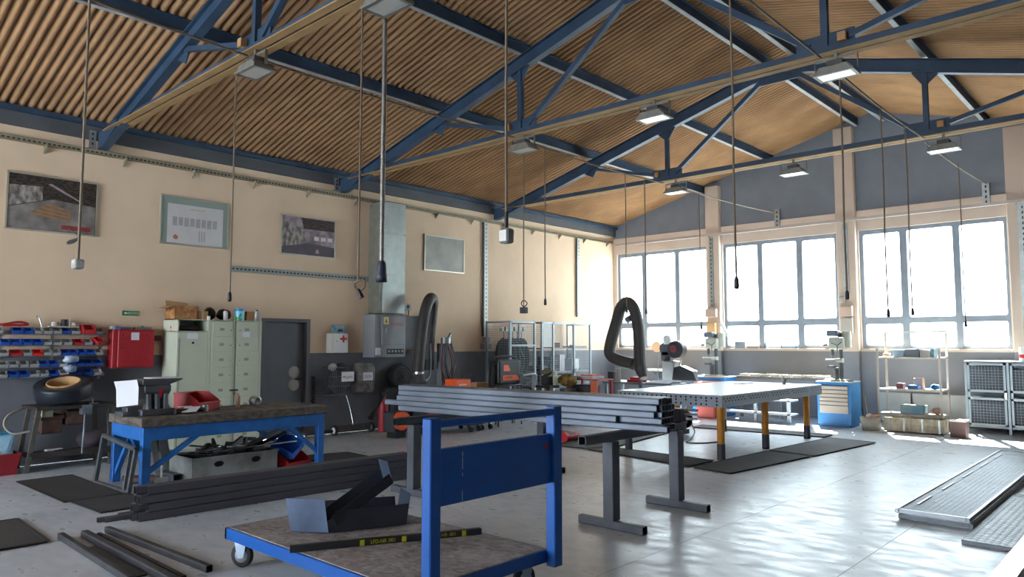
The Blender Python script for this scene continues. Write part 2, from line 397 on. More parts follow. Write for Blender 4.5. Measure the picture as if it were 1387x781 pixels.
# trusses
def zraf(x): return 4.458 + .27*(x if x <= RIDGE else 2*RIDGE-x)
TIE = 4.61
def truss(y, label):
    t = T('roof_truss', label, 'truss', (RIDGE, y, TIE), 'blue roof trusses with dusty tie beams')
    for s in (0, 1):
        X = (lambda x: x) if s == 0 else (lambda x: 2*RIDGE-x)
        a = Vector((X(.12), y, zraf(.12))); b = Vector((X(RIDGE), y, zraf(RIDGE)))
        up = Vector((-.27 if s == 0 else .27, 0, 1))
        m = MB().bar(a, b, .015, .19, up)
        d = up.normalized()*.095
        m.bar(a+d, b+d, .11, .014, up).bar(a-d, b-d, .11, .014, up)
        P(m, 'rafter', blue_steel, t)
        n1 = X(4.5)
        P(MB().bar((n1, y, TIE+.1), (n1, y, zraf(4.5)-.09), .07, .07), 'post', blue_steel, t)
        P(MB().bar((X(2.73), y, zraf(2.73)-.05), (X(4.32), y, TIE+.14), .06, .06), 'strut', blue_steel, t)
        P(MB().bar((X(4.66), y, TIE+.14), (X(6.4), y, zraf(6.4)-.1), .07, .07), 'diagonal', blue_steel, t)
        if s == 0 or y > 5: P(MB().box(min(X(4.27), X(4.35)), max(X(4.27), X(4.35)), y-.09, y-.02, TIE+.10, TIE+.19), 'wood_block', card, t)
        P(MB().box(min(X(4.2), X(4.8)), max(X(4.2), X(4.8)), y-.008, y+.008, TIE+.02, TIE+.24), 'gusset_plate', blue_steel, t)
        P(MB().prism([(X(4.3), y-.01, zraf(4.3)-.08), (X(4.7), y-.01, zraf(4.7)-.08), (X(4.53), y-.01, zraf(4.5)-.28), (X(4.47), y-.01, zraf(4.5)-.28)], (0, .02, 0)), 'haunch_plate', blue_steel, t)
        P(MB().prism([(X(2.55), y-.01, zraf(2.55)-.08), (X(2.95), y-.01, zraf(2.95)-.08), (X(2.8), y-.01, zraf(2.73)-.24)], (0, .02, 0)), 'haunch_plate', blue_steel, t)
        P(MB().prism([(X(.06), y-.06, 4.40), (X(.06), y-.06, 4.64), (X(.75), y-.06, TIE+.10), (X(.75), y-.06, TIE), (X(.3), y-.06, 4.44)], (0, .12, 0)), 'heel_plate', blue_steel, t)
    m = MB()
    for s in (-1, 1):
        m.box(.35, 2*RIDGE-.35, y+s*.03-.006, y+s*.03+.006, TIE+.008, TIE+.10)
    P(m, 'tie_web', blue_steel, t)
    m = MB()
    for s in (-1, 1): m.box(.35, 2*RIDGE-.35, y+s*.06-.045, y+s*.06+.045, TIE-.004, TIE+.008)
    P(m, 'tie_flange', dust_m, t, label='dusty tan lower flange')
    m = MB().box(6.3, 7.0, y-.01, y+.01, zraf(RIDGE)-.28, zraf(RIDGE)+.05)
    P(m, 'ridge_plate', blue_steel, t)
truss(3.606, 'blue roof truss above the workbench and the pictures')
truss(7.70, 'blue roof truss above the grey air duct')
truss(11.78, 'blue roof truss nearest the window wall, above the wire cages')

# door in the left wall
dsteel = mat('grey_door_paint', '70757E', .45, var=.12, scale=3)
door = STR(MB().box(-.14, -.09, DY0+.02, DY1-.02, .01, DZ-.03), 'door_1', dsteel)
m = MB().box(-.16, .012, DY0-.03, DY0+.04, 0, DZ+.03).box(-.16, .012, DY1-.04, DY1+.03, 0, DZ+.03).box(-.16, .012, DY0+.04, DY1-.04, DZ-.03, DZ+.03)
P(m, 'door_frame', mat('door_frame_paint', '6A6C70', .5, var=.1, scale=4), door, bev=.004)
P(MB().box(-.3, -.2, DY0-.2, DY1+.2, 0, DZ+.2), 'door_backing', dsteel, door)
for z in (1.12, .90):
    P(MB().lathe((-.088, 6.86, z), [(0, .004), (.10, .004), (.105, 0)], 24, basis((0,1,0), (0,0,1))), 'round_plate', mat('plate_dull', 'BDBDB8', .55, .2), door, label='round bright metal plate')
P(MB().cyl((-.09, 6.98, 1.0), (-.04, 6.98, 1.0), .012).bar((-.04, 6.99, 1.0), (-.04, 6.86, .995), .02, .02), 'door_handle', black, door)
# ================================================================== LEFT WALL FIXTURES
# perforated cable trays
tray_m = mat('tray_steel', 'A39A82', .55, .3, var=.2, scale=8)
slot_m = mat('tray_slot', '3A3733', .9)
def wall_tray(x, y0, y1, z, h, label, slots, brackets, bk=True, mm=tray_m):
    t = T('cable_tray', label, 'cable tray', (x, (y0+y1)/2, z))
    P(MB().box(x, x+.012, y0, y1, z, z+h).box(x, x+.05, y0, y1, z-.004, z).box(x, x+.03, y0, y1, z+h, z+h+.004), 'channel', mm, t)
    m = MB(); n = int((y1-y0)/slots)
    for i in range(n):
        y = y0+slots*(i+.5); m.box(x+.0121, x+.014, y-slots*.28, y+slots*.28, z+h*.35, z+h*.65)
    P(m, 'slots', slot_m, t, stuff=True)
    if bk:
        for y in brackets:
            P(MB().prism([(x-.01, y-.012, z-.11), (x-.01, y-.012, z), (x+.11, y-.012, z)], (0, .024, 0)), 'bracket', mm, t)
    return t
wall_tray(.012, 1.0, L-.1, 4.33, .07, 'long perforated steel cable tray along the top of the cream wall', .06, [2.9+1.02*i for i in range(14)])
wall_tray(.012, 5.61, 8.34, 2.80, .085, 'short perforated steel cable tray below the pictures', .07, [], False, mat('tray_pale', '9EA49F', .5, .4, var=.15, scale=8))
def strut_v(y, z0, z1, label):
    t = T('cable_riser', label, 'cable tray', (.03, y, z0))
    P(MB().box(.004, .045, y-.055, y+.055, z0, z1), 'channel', mat('riser_white', 'B9BDB6', .5, .3, var=.1, scale=9), t)
    m = MB()
    for i in range(int((z1-z0)/.09)): m.box(.0452, .047, y-.012, y+.012, z0+.04+i*.09, z0+.075+i*.09)
    P(m, 'slots', slot_m, t, stuff=True)
    P(MB().tube([(.03, y-.09, z0), (.03, y-.09, z1)], .014, 6, 0), 'conduit', cable_k, t)
    return t
r = strut_v(11.5, 1.78, 4.315, 'upright perforated cable riser left of the wire cages')
S(MB().box(.004, .10, 11.36, 11.62, 1.50, 1.62).box(.1, .108, 11.37, 11.44, 1.51, 1.61).box(.1, .108, 11.46, 11.53, 1.51, 1.61).box(.1, .108, 11.55, 11.61, 1.51, 1.61), 'socket_box', greyp, 'grey triple socket box on the wall beside the wire cage', 'socket box')
S(MB().box(.004, .09, 11.45, 11.58, 1.64, 1.76).box(.09, .098, 11.47, 11.56, 1.66, 1.74), 'junction_box', greyp, 'small grey junction box at the foot of the cable riser', 'junction box')
strut_v(14.88, 2.3, 4.315, 'upright perforated cable riser behind the wire cages')

# framed pictures
alu = mat('aluminium_frame', 'C9C2B4', .35, .6)
def pic(y0, y1, z0, z1, label, bgm, tilt=0):
    t = T('framed_picture', label, 'picture', (.0, (y0+y1)/2, z0))
    w = .022
    m = MB().box(.003, .03, y0, y0+w, z0, z1).box(.003, .03, y1-w, y1, z0, z1).box(.003, .03, y0+w, y1-w, z0, z0+w).box(.003, .03, y0+w, y1-w, z1-w, z1)
    P(m, 'frame', alu, t)
    o = P(MB().box(.004, .018, y0+w, y1-w, z0+w, z1-w), 'print', bgm, t)
    return t, o
def patch(par, name, mm, pts, k=1):
    """flat print patch on a picture, pts in (y,z)"""
    x = .018+.0006*k
    P(MB().sheet([(x, a, b) for a, b in pts], .0004), name, mm, par)
ph_dark = mat('photo_dark', '4A4138', .4, hex2='241F1C', scale=9, stretch=(1, 2, 5), contrast=(.4, .6))
ph_floor = mat('photo_floor', '8F8A86', .4, hex2='55504C', scale=5, contrast=(.3, .7))
ph_win = mat('photo_windows', 'A8A29C', .4, hex2='5A514A', scale=9, stretch=(1, 2, 1), contrast=(.35, .65))
ph_or = mat('photo_orange', 'B57A40', .4, var=.3, scale=14)
ph_pale = mat('photo_pale', 'A99AA0', .4, hex2='6E6268', scale=6)
y0, y1, z0, z1 = 2.48, 3.59, 3.14, 3.92
t, o = pic(y0, y1, z0, z1, 'framed colour photograph of a workshop hall with orange floor lines', ph_dark)
patch(o, 'print_floor', ph_floor, [(y0+.03, z0+.03), (y1-.03, z0+.03), (y1-.03, z0+.42), (y0+.55, z0+.46), (y0+.03, z0+.30)], 1)
patch(o, 'print_windows', ph_win, [(y0+.03, z0+.31), (y0+.42, z0+.43), (y0+.42, z0+.62), (y0+.03, z0+.60)], 2)
for k in range(4): patch(o, 'print_lines', ph_or, [(y0+.28+k*.06, z0+.24+k*.045), (y0+.76, z0+.17+k*.05), (y0+.76, z0+.185+k*.05), (y0+.28+k*.06, z0+.258+k*.045)], 3)
patch(o, 'print_floor_glow', mat('photo_tan', '8C7660', .4, hex2='6E655C', scale=8), [(y0+.26, z0+.25), (y0+.78, z0+.2), (y0+.8, z0+.32), (y0+.5, z0+.40)], 2)
patch(o, 'print_lamp', ph_pale, [(y0+.48, z0+.66), (y0+.52, z0+.68), (y1-.22, z0+.48), (y1-.24, z0+.47)], 2)
patch(o, 'print_caption', mat('photo_red', '9A3A3A', .4, var=.4, scale=40), [(y1-.45, z0+.06), (y1-.08, z0+.06), (y1-.08, z0+.12), (y1-.45, z0+.12)], 4)
y0, y1, z0, z1 = 4.46, 5.55, 3.14, 3.90
t, o = pic(y0, y1, z0, z1, 'framed white certificate sheet on a grey-green backing', mat('grey_green_backing', '87958B', .5))
patch(o, 'sheet', mat('certificate_white', 'C9C6C4', .5, var=.08, scale=4), [(y0+.11, z0+.03), (y1-.10, z0+.03), (y1-.10, z1-.12), (y0+.11, z1-.12)], 1)
fog = mat('certificate_grey', 'A6A4A2', .5, var=.15, scale=20)
for i in range(8):
    patch(o, 'drawing', fog, [(y0+.19+i*.09, z0+.30+(i % 2)*.01), (y0+.26+i*.09, z0+.30+(i % 2)*.01), (y0+.26+i*.09, z0+.44), (y0+.19+i*.09, z0+.44)], 2)
for i in range(3): patch(o, 'text_column', fog, [(y0+.60+i*.04, z0+.08), (y0+.62+i*.04, z0+.08), (y0+.62+i*.04, z0+.25), (y0+.60+i*.04, z0+.25)], 2)
patch(o, 'title_line', mat('title_ink', 'B7AD94', .5), [(y0+.45, z1-.19), (y0+.70, z1-.19), (y0+.70, z1-.17), (y0+.45, z1-.17)], 2)
patch(o, 'emblem', mat('emblem_red', 'A8684C', .5), [(y0+.22, z0+.09), (y0+.27, z0+.09), (y0+.28, z0+.13), (y0+.24, z0+.17), (y0+.20, z0+.13)], 2)
y0, y1, z0, z1 = 6.48, 7.59, 3.16, 3.87
t, o = pic(y0, y1, z0, z1, 'framed photograph of a hall interior with windows, next to the long duct', ph_pale)
patch(o, 'print_ceiling', ph_dark, [(y0+.45, z1-.22), (y1-.03, z1-.22), (y1-.03, z1-.03), (y0+.4, z1-.03)], 1)
patch(o, 'print_wall', ph_win, [(y0+.03, z0+.12), (y0+.5, z0+.25), (y0+.5, z0+.45), (y0+.03, z1-.1)], 1)
patch(o, 'print_floor', mat('photo_grey', '57525A', .4, var=.3, scale=4), [(y0+.03, z0+.03), (y1-.03, z0+.03), (y1-.03, z0+.2), (y0+.55, z0+.24), (y0+.03, z0+.14)], 2)
for i in range(3): patch(o, 'print_windows', mat('photo_bright', 'CFCAC8', .4), [(y0+.66+i*.14, z0+.30), (y0+.76+i*.14, z0+.30), (y0+.76+i*.14, z0+.37), (y0+.66+i*.14, z0+.37)], 3)
patch(o, 'emblem', mat('photo_rose', 'B08A88', .4), [(y1-.42, z0+.07), (y1-.34, z0+.07), (y1-.36, z0+.14), (y1-.40, z0+.14)], 3)
pic(9.72, 10.85, 3.12, 3.87, 'framed blank grey board right of the air duct', mat('blank_board', 'A8A69A', .5, hex2='8B8B84', scale=2))

# air duct and control cabinet
t = T('air_duct', 'tall galvanised air duct rising from the control cabinet', 'duct', (.2, 8.65, 2.19))
P(MB().box(.004, .36, 8.42, 8.95, 2.19, 4.315), 'duct_body', mat('duct_zinc', 'B3BAB6', .45, .55, hex2='98A19E', scale=2.5), t, bev=.006)
P(MB().box(.004, .34, 8.35, 8.42, 2.19, 4.28), 'side_rail', mat('duct_rail', '8A8A80', .5, .4, var=.2, scale=6), t)
for z in (2.9, 3.7): P(MB().box(.004, .366, 8.415, 8.956, z, z+.03), 'flange', galv, t)
cabg = mat('control_grey', '85888C', .45, var=.1, scale=4)
t = T('control_cabinet', 'grey control cabinet with warning triangle and red lettering under the air duct', 'control cabinet', (.2, 8.6, 1.36))
P(MB().box(.004, .36, 8.24, 8.98, 1.36, 2.16), 'body', cabg, t, bev=.006)
dd = P(MB().box(.36, .385, 8.40, 8.96, 1.60, 2.14), 'door', cabg, t, bev=.004)
P(MB().box(.385, .40, 8.46, 8.50, 1.83, 1.91), 'lock', chrome, dd)
w = P(MB().box(.385, .387, 8.43, 8.55, 1.98, 2.12), 'warning_label', mat('label_yellow', 'E3DFA8', .6), dd)
P(MB().prism([(.3872, 8.45, 2.01), (.3872, 8.53, 2.01), (.3872, 8.49, 2.09)], (.001, 0, 0)), 'triangle', mat('triangle_yellow', 'C9A01C', .6), w)
P(MB().box(.389, .3895, 8.487, 8.493, 2.025, 2.06), 'mark', black, w)
text('KEMPER', .085, mat('logo_red', 'B02A30', .5), dd, (.3865, 8.75, 1.98), RX)
P(MB().box(.385, .386, 8.62, 8.88, 2.045, 2.055), 'logo_line', cabg, dd)
P(MB().box(.36, .372, 8.40, 8.96, 1.38, 1.58), 'lower_panel', cabg, t)
sk = P(MB().box(.372, .38, 8.52, 8.92, 1.42, 1.52), 'switch_panel', mat('switch_dark', '2D2F33', .5), t)
for i in range(5): P(MB().cyl((.38, 8.56+i*.08, 1.475), (.395, 8.56+i*.08, 1.475), .022, n=10), 'switch', greyp, sk)
P(MB().box(.372, .376, 8.28, 8.37, 1.42, 1.53).box(.36, .372, 8.27, 8.38, 1.41, 1.54), 'rating_plate', white, t)
S(MB().box(.004, .32, 9.0, 9.62, 1.50, 2.16), 'filter_housing', mat('filter_grey', '6F7276', .5, var=.12, scale=4), 'plain dark grey filter housing on the wall behind the near suction arm', 'filter housing', bev=.006)
t = T('wall_socket', 'white double wall socket above the filter housing', 'socket', (.05, 9.2, 2.28))
P(MB().box(.004, .07, 9.06, 9.36, 2.28, 2.42), 'body', greyp, t, bev=.004)
for y in (9.14, 9.27): P(MB().cyl((.07, y, 2.35), (.078, y, 2.35), .04, n=12), 'socket_cover', ink, t)
P(MB().tube([(.05, 9.12, 2.28), (.05, 9.12, 2.17), (.05, 9.3, 2.17), (.05, 9.3, 2.28)], .01, 6, 0), 'conduit', cable_k, t)

# first aid box, exit sign, red hose cabinet
t = T('first_aid_box', 'white wall first aid box with a red cross', 'first aid box', (.1, 7.73, 1.45))
P(MB().box(.004, .14, 7.44, 7.82, 1.45, 1.80), 'body', mat('box_white', 'D9DAD2', .5), t, bev=.005)
dd = P(MB().box(.14, .15, 7.52, 7.81, 1.46, 1.79), 'door', mat('box_white', 'D9DAD2', .5), t, bev=.003)
P(MB().box(.1502, .152, 7.64, 7.78, 1.685, 1.725).box(.1502, .1521, 7.69, 7.73, 1.64, 1.77), 'red_cross', mat('cross_red', 'C2202C', .5), dd)
P(MB().box(.1502, .152, 7.56, 7.78, 1.50, 1.60), 'paper_label', white, dd)
P(MB().cyl((.15, 7.57, 1.66), (.16, 7.57, 1.66), .008, n=8), 'lock', ink, dd)
t = T('glove_box', 'small blue cardboard dispenser on top of the first aid box', 'box', (.08, 7.66, 1.80))
P(MB().prism([(.03, 7.53, 1.801), (.13, 7.53, 1.801), (.11, 7.53, 1.95), (.03, 7.53, 1.96)], (0, .24, 0)), 'carton', mat('glove_blue', '4F7F98', .6, hex2='9FB8BE', scale=12), t)
P(MB().box(.131, .133, 7.6, 7.7, 1.83, 1.88), 'opening', ink, t)
t = T('exit_sign', 'small green exit sign with a white arrow', 'sign', (.01, 4.1, 2.03))
P(MB().box(.004, .014, 3.98, 4.22, 2.03, 2.10), 'plate', mat('sign_green', '2E7A42', .5), t)
P(MB().prism([(.0142, 4.0, 2.065), (.0142, 4.03, 2.045), (.0142, 4.03, 2.085)], (.0006, 0, 0)).box(.0142, .0148, 4.03, 4.055, 2.058, 2.072), 'arrow', white, t)
text('ИЗЛАЗ', .05, white, t, (.0146, 4.135, 2.064), RX, sx=.9)
t = T('hose_cabinet', 'red steel hose cabinet with a white paper on its door', 'cabinet', (.1, 4.08, 1.27))
P(MB().box(.004, .2, 3.80, 4.37, 1.27, 1.82), 'body', redp, t, bev=.006)
dd = P(MB().box(.2, .222, 3.87, 4.365, 1.285, 1.805), 'door', redp, t, bev=.005)
P(MB().box(.222, .2235, 4.04, 4.15, 1.67, 1.78), 'paper', white, dd)
m = MB()
for (a, b) in ((3.93, 1.74), (3.96, 1.71), (3.92, 1.69), (4.26, 1.74), (4.29, 1.70), (3.93, 1.38), (3.97, 1.36), (4.26, 1.39), (4.28, 1.35), (4.31, 1.37)):
    m.cyl((.222, a, b), (.2235, a, b), .008, n=8)
P(m, 'vent_holes', mat('hole_dark', '3A1418', .8), dd)
P(MB().cyl((.222, 3.91, 1.56), (.232, 3.91, 1.56), .012, n=8), 'lock', black, dd)
S(MB().box(.03, .16, 3.80, 3.92, 1.822, 1.87), 'parts_carton', mat('parts_carton', 'B9C0CC', .6, hex2='5E6C96', scale=8, contrast=(.5, .55)), 'small pale carton on the end of the red hose cabinet', 'box')
S(MB().box(.03, .17, 3.94, 4.05, 1.822, 1.855), 'metal_tray', steel_mid, 'flat grey metal tray lying on the red hose cabinet', 'tray')
S(MB().box(.04, .17, 4.12, 4.34, 1.822, 1.86).box(.09, .11, 4.22, 4.25, 1.86, 1.88), 'tin_box', mat('tin', '8D8E88', .4, .4, var=.2, scale=9), 'flat grey tin box with a knob on the red hose cabinet', 'box')
S(MB().box(.006, .10, 4.372, 4.52, 1.66, 1.74), 'hose_inlet', mat('dark_red', '58252A', .6, var=.2, scale=8), 'dark red pipe stub between hose cabinet and locker', 'pipe')

# ------------------------------------------------------------------ bin rack
RY0 = 2.36; kz = .001124
rails = [1.755, 1.605, 1.465, 1.315, 1.185]
t = T('bin_rack', 'wall rack of five steel rails holding small storage bins', 'rack', (.03, 3.1, 1.1))
for z in rails:
    P(MB().box(.004, .03, RY0, 3.76, z-.02, z+.03).box(.03, .05, RY0, 3.76, z-.02, z-.005), 'rail', galv, t)
for y in (2.5, 3.1, 3.7): P(MB().box(.002, .006, y-.02, y+.02, 1.12, 1.82), 'upright', galv, t)
def binmesh(w, d, h, th=.004):
    m = MB()      # open top, low front towards +x
    m.box(0, d, -w/2, w/2, 0, th)
    m.box(0, th, -w/2, w/2, th, h)
    for s in (-1, 1):
        y = s*(w/2-th/2)
        m.prism([(0, y-th/2, th), (d, y-th/2, th), (d+.012, y-th/2, h*.45), (d-.02, y-th/2, h*.6), (d*.55, y-th/2, h), (0, y-th/2, h)], (0, th, 0))
    m.prism([(d-th, -w/2, th), (d, -w/2, th), (d+.012, -w/2, h*.45), (d+.012-th, -w/2, h*.45)], (0, w, 0))
    m.box(d+.008, d+.018, -w/2, w/2, h*.42, h*.48)
    return m
fill_m = [mat('fill_metal', '77787A', .5, .6, hex2='2C2C2E', scale=30, contrast=(.45, .55)), mat('fill_pale', 'C2BFB6', .6, hex2='5A574F', scale=26), mat('fill_dark', '2B2B2E', .7, var=.4, scale=30)]
bm = {'b': ('blue', bluep), 'g': ('grey', greyp), 'r': ('red', mat('bin_red', 'B0282C', .45, var=.1, scale=7)), 'R': ('bright red', mat('bin_bright_red', 'D8201C', .45)), 'l': ('pale grey', mat('bin_pale', 'B4ADB0', .5))}
ROW = [[(-60,75,'g'),(115,220,'b'),(225,325,'b'),(330,420,'g'),(430,520,'g'),(530,620,'g'),(625,715,'b'),(725,820,'g'),(990,1070,'g')],
       [(0,95,'b'),(105,215,'b'),(225,320,'b'),(330,425,'b'),(430,520,'g'),(530,625,'g'),(640,740,'g'),(755,865,'r'),(875,965,'g')],
       [(0,85,'g'),(105,220,'r'),(230,320,'g'),(325,430,'R'),(440,520,'g'),(530,615,'g'),(625,715,'b'),(720,805,'b'),(815,900,'b'),(905,995,'b'),(1000,1085,'g')],
       [(0,85,'g'),(95,190,'g'),(200,290,'g'),(300,395,'g'),(400,495,'b'),(500,595,'b'),(605,695,'l'),(700,790,'b'),(795,880,'b'),(890,985,'b'),(990,1085,'b')],
       [(0,85,'g'),(95,195,'b'),(205,300,'b'),(305,400,'g'),(410,500,'g'),(505,605,'b'),(615,710,'l'),(735,855,'b'),(880,990,'b'),(995,1085,'l')]]
ORD = ['first', 'second', 'third', 'fourth', 'fifth', 'sixth', 'seventh', 'eighth', 'ninth', 'tenth', 'eleventh', 'twelfth', 'thirteenth', 'fourteenth']
rn = ['top', 'second', 'middle', 'fourth', 'lowest']
proto = {}
for ri, row in enumerate(ROW):
    for bi, (a, b, c) in enumerate(row):
        w = round((b-a)*kz-.004, 3); y = 2.47+(a+b)/2*kz
        if w > .14: y = 2.44; w = .1
        w = min((.095, .105, .115, .13), key=lambda q: abs(q-w)) if abs(w) < .2 else w
        key = (w, c, ri)
        lab = '%s bin on the %s rack rail, %s from the hose cabinet end' % (bm[c][0], rn[ri], ORD[len(row)-1-bi])
        if key not in proto:
            tt = T('storage_bin', lab, 'storage bin', (0, 0, 0), 'bins on the wall rack')
            P(binmesh(w, .125, .082), 'bin_shell', bm[c][1], tt)
            P(MB().box(.006, .115, -w/2+.006, w/2-.006, .004, .03), 'contents', fill_m[(ri+len(row)) % 3], tt)
            proto[key] = tt
        else: tt = clone(proto[key]); tag(tt, lab, 'storage bin', 'bins on the wall rack')
        tt.location = (.052, y, rails[ri]-.004)
def bigbin(name, loc, w, d, h, mm, label, rot=0, tilt=0, cat='storage bin', contents=None):
    t = T(name, label, cat, loc, rz=0.00001)
    P(binmesh(w, d, h, .006), 'bin_shell', mm, t)
    P(MB().box(-.004, .008, -w/2-.01, w/2+.01, h-.012, h), 'rim', mm, t)
    if contents: P(MB().box(.01, d-.03, -w/2+.01, w/2-.01, .006, h*.3), 'contents', contents, t)
    t.rotation_euler = (tilt, 0, rot); return t
bigbin('storage_bin', (.053, 3.493, 1.752), .15, .19, .13, bm['r'][1], 'large red open-front bin at the end of the top rack rail')
bigbin('storage_bin', (.06, 3.625, 1.61), .10, .15, .10, bm['r'][1], 'dark red bin hanging askew at the end of the second rack rail', rot=.25, tilt=.25)
S(MB().tube([(.1, 2.3, 1.86), (.13, 2.5, 1.87), (.12, 2.65, 1.90), (.1, 2.74, 1.895), (.1, 2.78, 1.87), (.11, 2.68, 1.862), (.1, 2.5, 1.86)], .016, 6, 4), 'red_strap', bm['r'][1], 'looped red lifting strap lying over the top bins', 'strap')
S(MB().tube([(.1, 2.95, 1.79), (.1, 2.93, 1.9), (.08, 2.91, 1.965), (.09, 2.895, 1.985), (.1, 2.88, 1.98)], .011, 6, 4), 'bent_lever', chrome, 'bent bright steel lever standing in a top bin', 'lever')
t = T('parts_tray', 'low pale tray with bottles above the top rack rail', 'tray', (.09, 3.17, 1.84))
P(MB().box(.04, .16, 3.02, 3.38, 1.842, 1.857).box(.04, .045, 3.02, 3.38, 1.857, 1.885), 'tray', mat('tray_cream', 'B9B2A2', .6), t)
P(MB().cyl((.1, 3.1, 1.858), (.1, 3.1, 1.91), .045, n=12), 'jar', fill_m[1], t)
P(MB().cyl((.1, 3.21, 1.858), (.1, 3.21, 1.95), .04, n=12), 'can', fill_m[2], t)
P(MB().box(.08, .12, 3.26, 3.275, 1.858, 1.965), 'bottle', white, t)
P(MB().cyl((.1, 3.33, 1.858), (.1, 3.33, 1.91), .04, n=12), 'pot', fill_m[1], t)
def lump(c, r, mm, name, label, cat, seed=0, n=10, k=7, rough=.25):
    rnd = random.Random(seed); vs = []; fs = []
    for j in range(k+1):
        ph = PI*j/k
        for i in range(n):
            th = 2*PI*i/n; s = 1 + rnd.uniform(-rough, rough)
            vs.append((c[0]+r[0]*math.sin(ph)*math.cos(th)*s, c[1]+r[1]*math.sin(ph)*math.sin(th)*s, max(c[2]-r[2], c[2]+r[2]*math.cos(ph)*s)))
    for j in range(k):
        for i in range(n): fs.append((j*n+i, (j+1)*n+i, (j+1)*n+(i+1) % n, j*n+(i+1) % n))
    m = MB().add(vs, fs, True)
    return S(m, name, mm, label, cat) if label else m
bagw = mat('clear_bag', 'B9C6D6', .3, hex2='7E93B0', scale=9)
lump((.17, 3.29, 1.41), (.06, .10, .05), bagw, 'plastic_bag', 'crumpled clear plastic bag on the fourth rack rail', 'bag', 3)
lump((.17, 3.29, 1.28), (.06, .08, .05), bagw, 'plastic_bag', 'crumpled clear plastic bag on the lowest rack rail', 'bag', 5)
# ================================================================== LOCKERS
t = T('locker_cabinet', 'pale green steel locker cabinet with one tall door and stacked small doors', 'locker', (.3, 5.2, 0))
LY0, LY1, LX, LZ = 4.56, 5.89, .55, 1.98
m = MB().box(.03, LX-.02, LY0, LY0+.012, 0, LZ).box(.03, LX-.02, LY1-.012, LY1, 0, LZ).box(.03, .04, LY0, LY1, 0, LZ).box(.03, LX, LY0, LY1, LZ-.012, LZ)
m.box(.03, LX-.02, LY0, LY1, 0, .08).box(.03, LX-.02, 5.02, 5.035, .08, LZ)
m.box(LX-.03, LX, LY0, LY0+.02, 0, LZ).box(LX-.03, LX, 5.015, 5.055, 0, LZ).box(LX-.03, LX, LY1-.04, LY1, 0, LZ).box(.05, LX, LY0, 5.02, 1.79, 1.805)
P(m, 'body', locker_m, t, bev=.002)
d = P(MB().box(LX-.018, LX+.002, LY0+.024, 5.012, .06, 1.785), 'tall_door', locker_m, t, bev=.003)
P(MB().box(LX+.002, LX+.004, 4.70, 4.86, 1.69, 1.77), 'paper_label', white, d)
P(MB().cyl((LX, 4.79, 1.63), (LX+.012, 4.79, 1.63), .018, n=10), 'lock', black, d)
P(MB().box(.1, .4, 4.62, 4.95, 1.806, 1.86).cyl((.42, 4.62, 1.85), (.42, 4.9, 1.86), .03, n=8), 'shelf_contents', mat('dark_cloth', '3A3230', .9, var=.4, scale=20), t)
P(MB().box(LX+.0, LX+.003, 4.585, 4.60, .1, 1.7), 'seam', mat('seam_grey', '7A7E72', .7), t)
for c, (ya, yb) in enumerate(((5.065, 5.44), (5.47, 5.845))):
    ch = LX+.004
    P(MB().box(LX-.02, LX+.0, ya-.005, yb+.005, .06, LZ-.02), 'door_leaf', locker_m, t)
    n = 8; h = (1.95-.10)/n
    for i in range(n):
        z0 = .10+i*h
        dr = P(MB().box(LX, LX+.010, ya+.02, yb-.04*(1-c)-.02*c, z0+.006, z0+h-.006), 'small_door', locker_m, t, bev=.002)
        P(MB().box(LX+.010, LX+.013, ya+.13, ya+.20, z0+h*.42, z0+h*.6), 'label_holder', mat('holder_dark', '8E927F', .5), dr)
        P(MB().cyl((LX+.010, (yb-.07) if c == 0 else ya+.045, z0+h*.45), (LX+.018, (yb-.07) if c == 0 else ya+.045, z0+h*.45), .009, n=8), 'lock', chrome if i > 5 else greyp, dr)
P(MB().box(LX+.012, LX+.015, 5.56, 5.68, 1.72, 1.80), 'paper_label', white, t)
P(MB().box(LX+.01, LX+.03, 5.38, 5.50, .89, .915), 'hasp', ink, t)
P(MB().box(LX+.015, LX+.035, 5.43, 5.46, .83, .885), 'padlock', mat('brass', 'B0924A', .35, .8), t)
P(MB().lathe((.31, LY0-.0005, 1.86), [(0, .001), (.022, .001)], 14, basis((1,0,0), (0,0,1))).lathe((.31, LY0-.0005, 1.81), [(0, .001), (.016, .001)], 14, basis((1,0,0), (0,0,1))), 'sticker', mat('sticker_red', 'B83038', .5), t)
# on top of the lockers
t = T('cardboard_box', 'open brown cardboard box with raised flap on the locker', 'box', (.3, 4.72, LZ))
m = MB()
x0, x1, y0, y1, z0, z1 = .12, .46, 4.55, 4.88, LZ+.001, LZ+.20
m.box(x0, x1, y0, y1, z0, z0+.006).box(x0, x1, y0, y0+.006, z0, z1).box(x0, x1, y1-.006, y1, z0, z1).box(x0, x0+.006, y0, y1, z0, z1).box(x1-.006, x1, y0, y1, z0, z1)
P(m, 'carton', mat('printed_card', 'B98554', .8, hex2='8A5A34', scale=14), t)
P(MB().sheet([(x1, y0, z1), (x0, y0, z1), (x0+.03, y0-.17, z1-.06), (x1-.02, y0-.17, z1-.06)], .005), 'flap', card, t)
P(MB().sheet([(x0+.02, y0, z1), (x0+.02, y1, z1), (x0-.02, y1, z1+.06), (x0-.02, y0, z1+.09)], .005), 'back_flap', card, t)
t = T('cardboard_box', 'small plain cardboard box beside the printed carton on the locker', 'box', (.35, 4.98, LZ))
P(MB().box(.27, .43, 4.90, 5.06, LZ+.001, LZ+.13), 'carton', card, t)
P(MB().box(.43, .432, 4.97, 4.99, LZ+.001, LZ+.13), 'tape', mat('tape', 'C9AE86', .5), t)
S(MB().cyl((.49, 5.045, LZ+.001), (.49, 5.045, LZ+.055), .024, n=12), 'tin_can', mat('tin_white', 'C9CBC8', .4, .3, var=.1, scale=9), 'small silver tin at the front edge of the locker top', 'can')
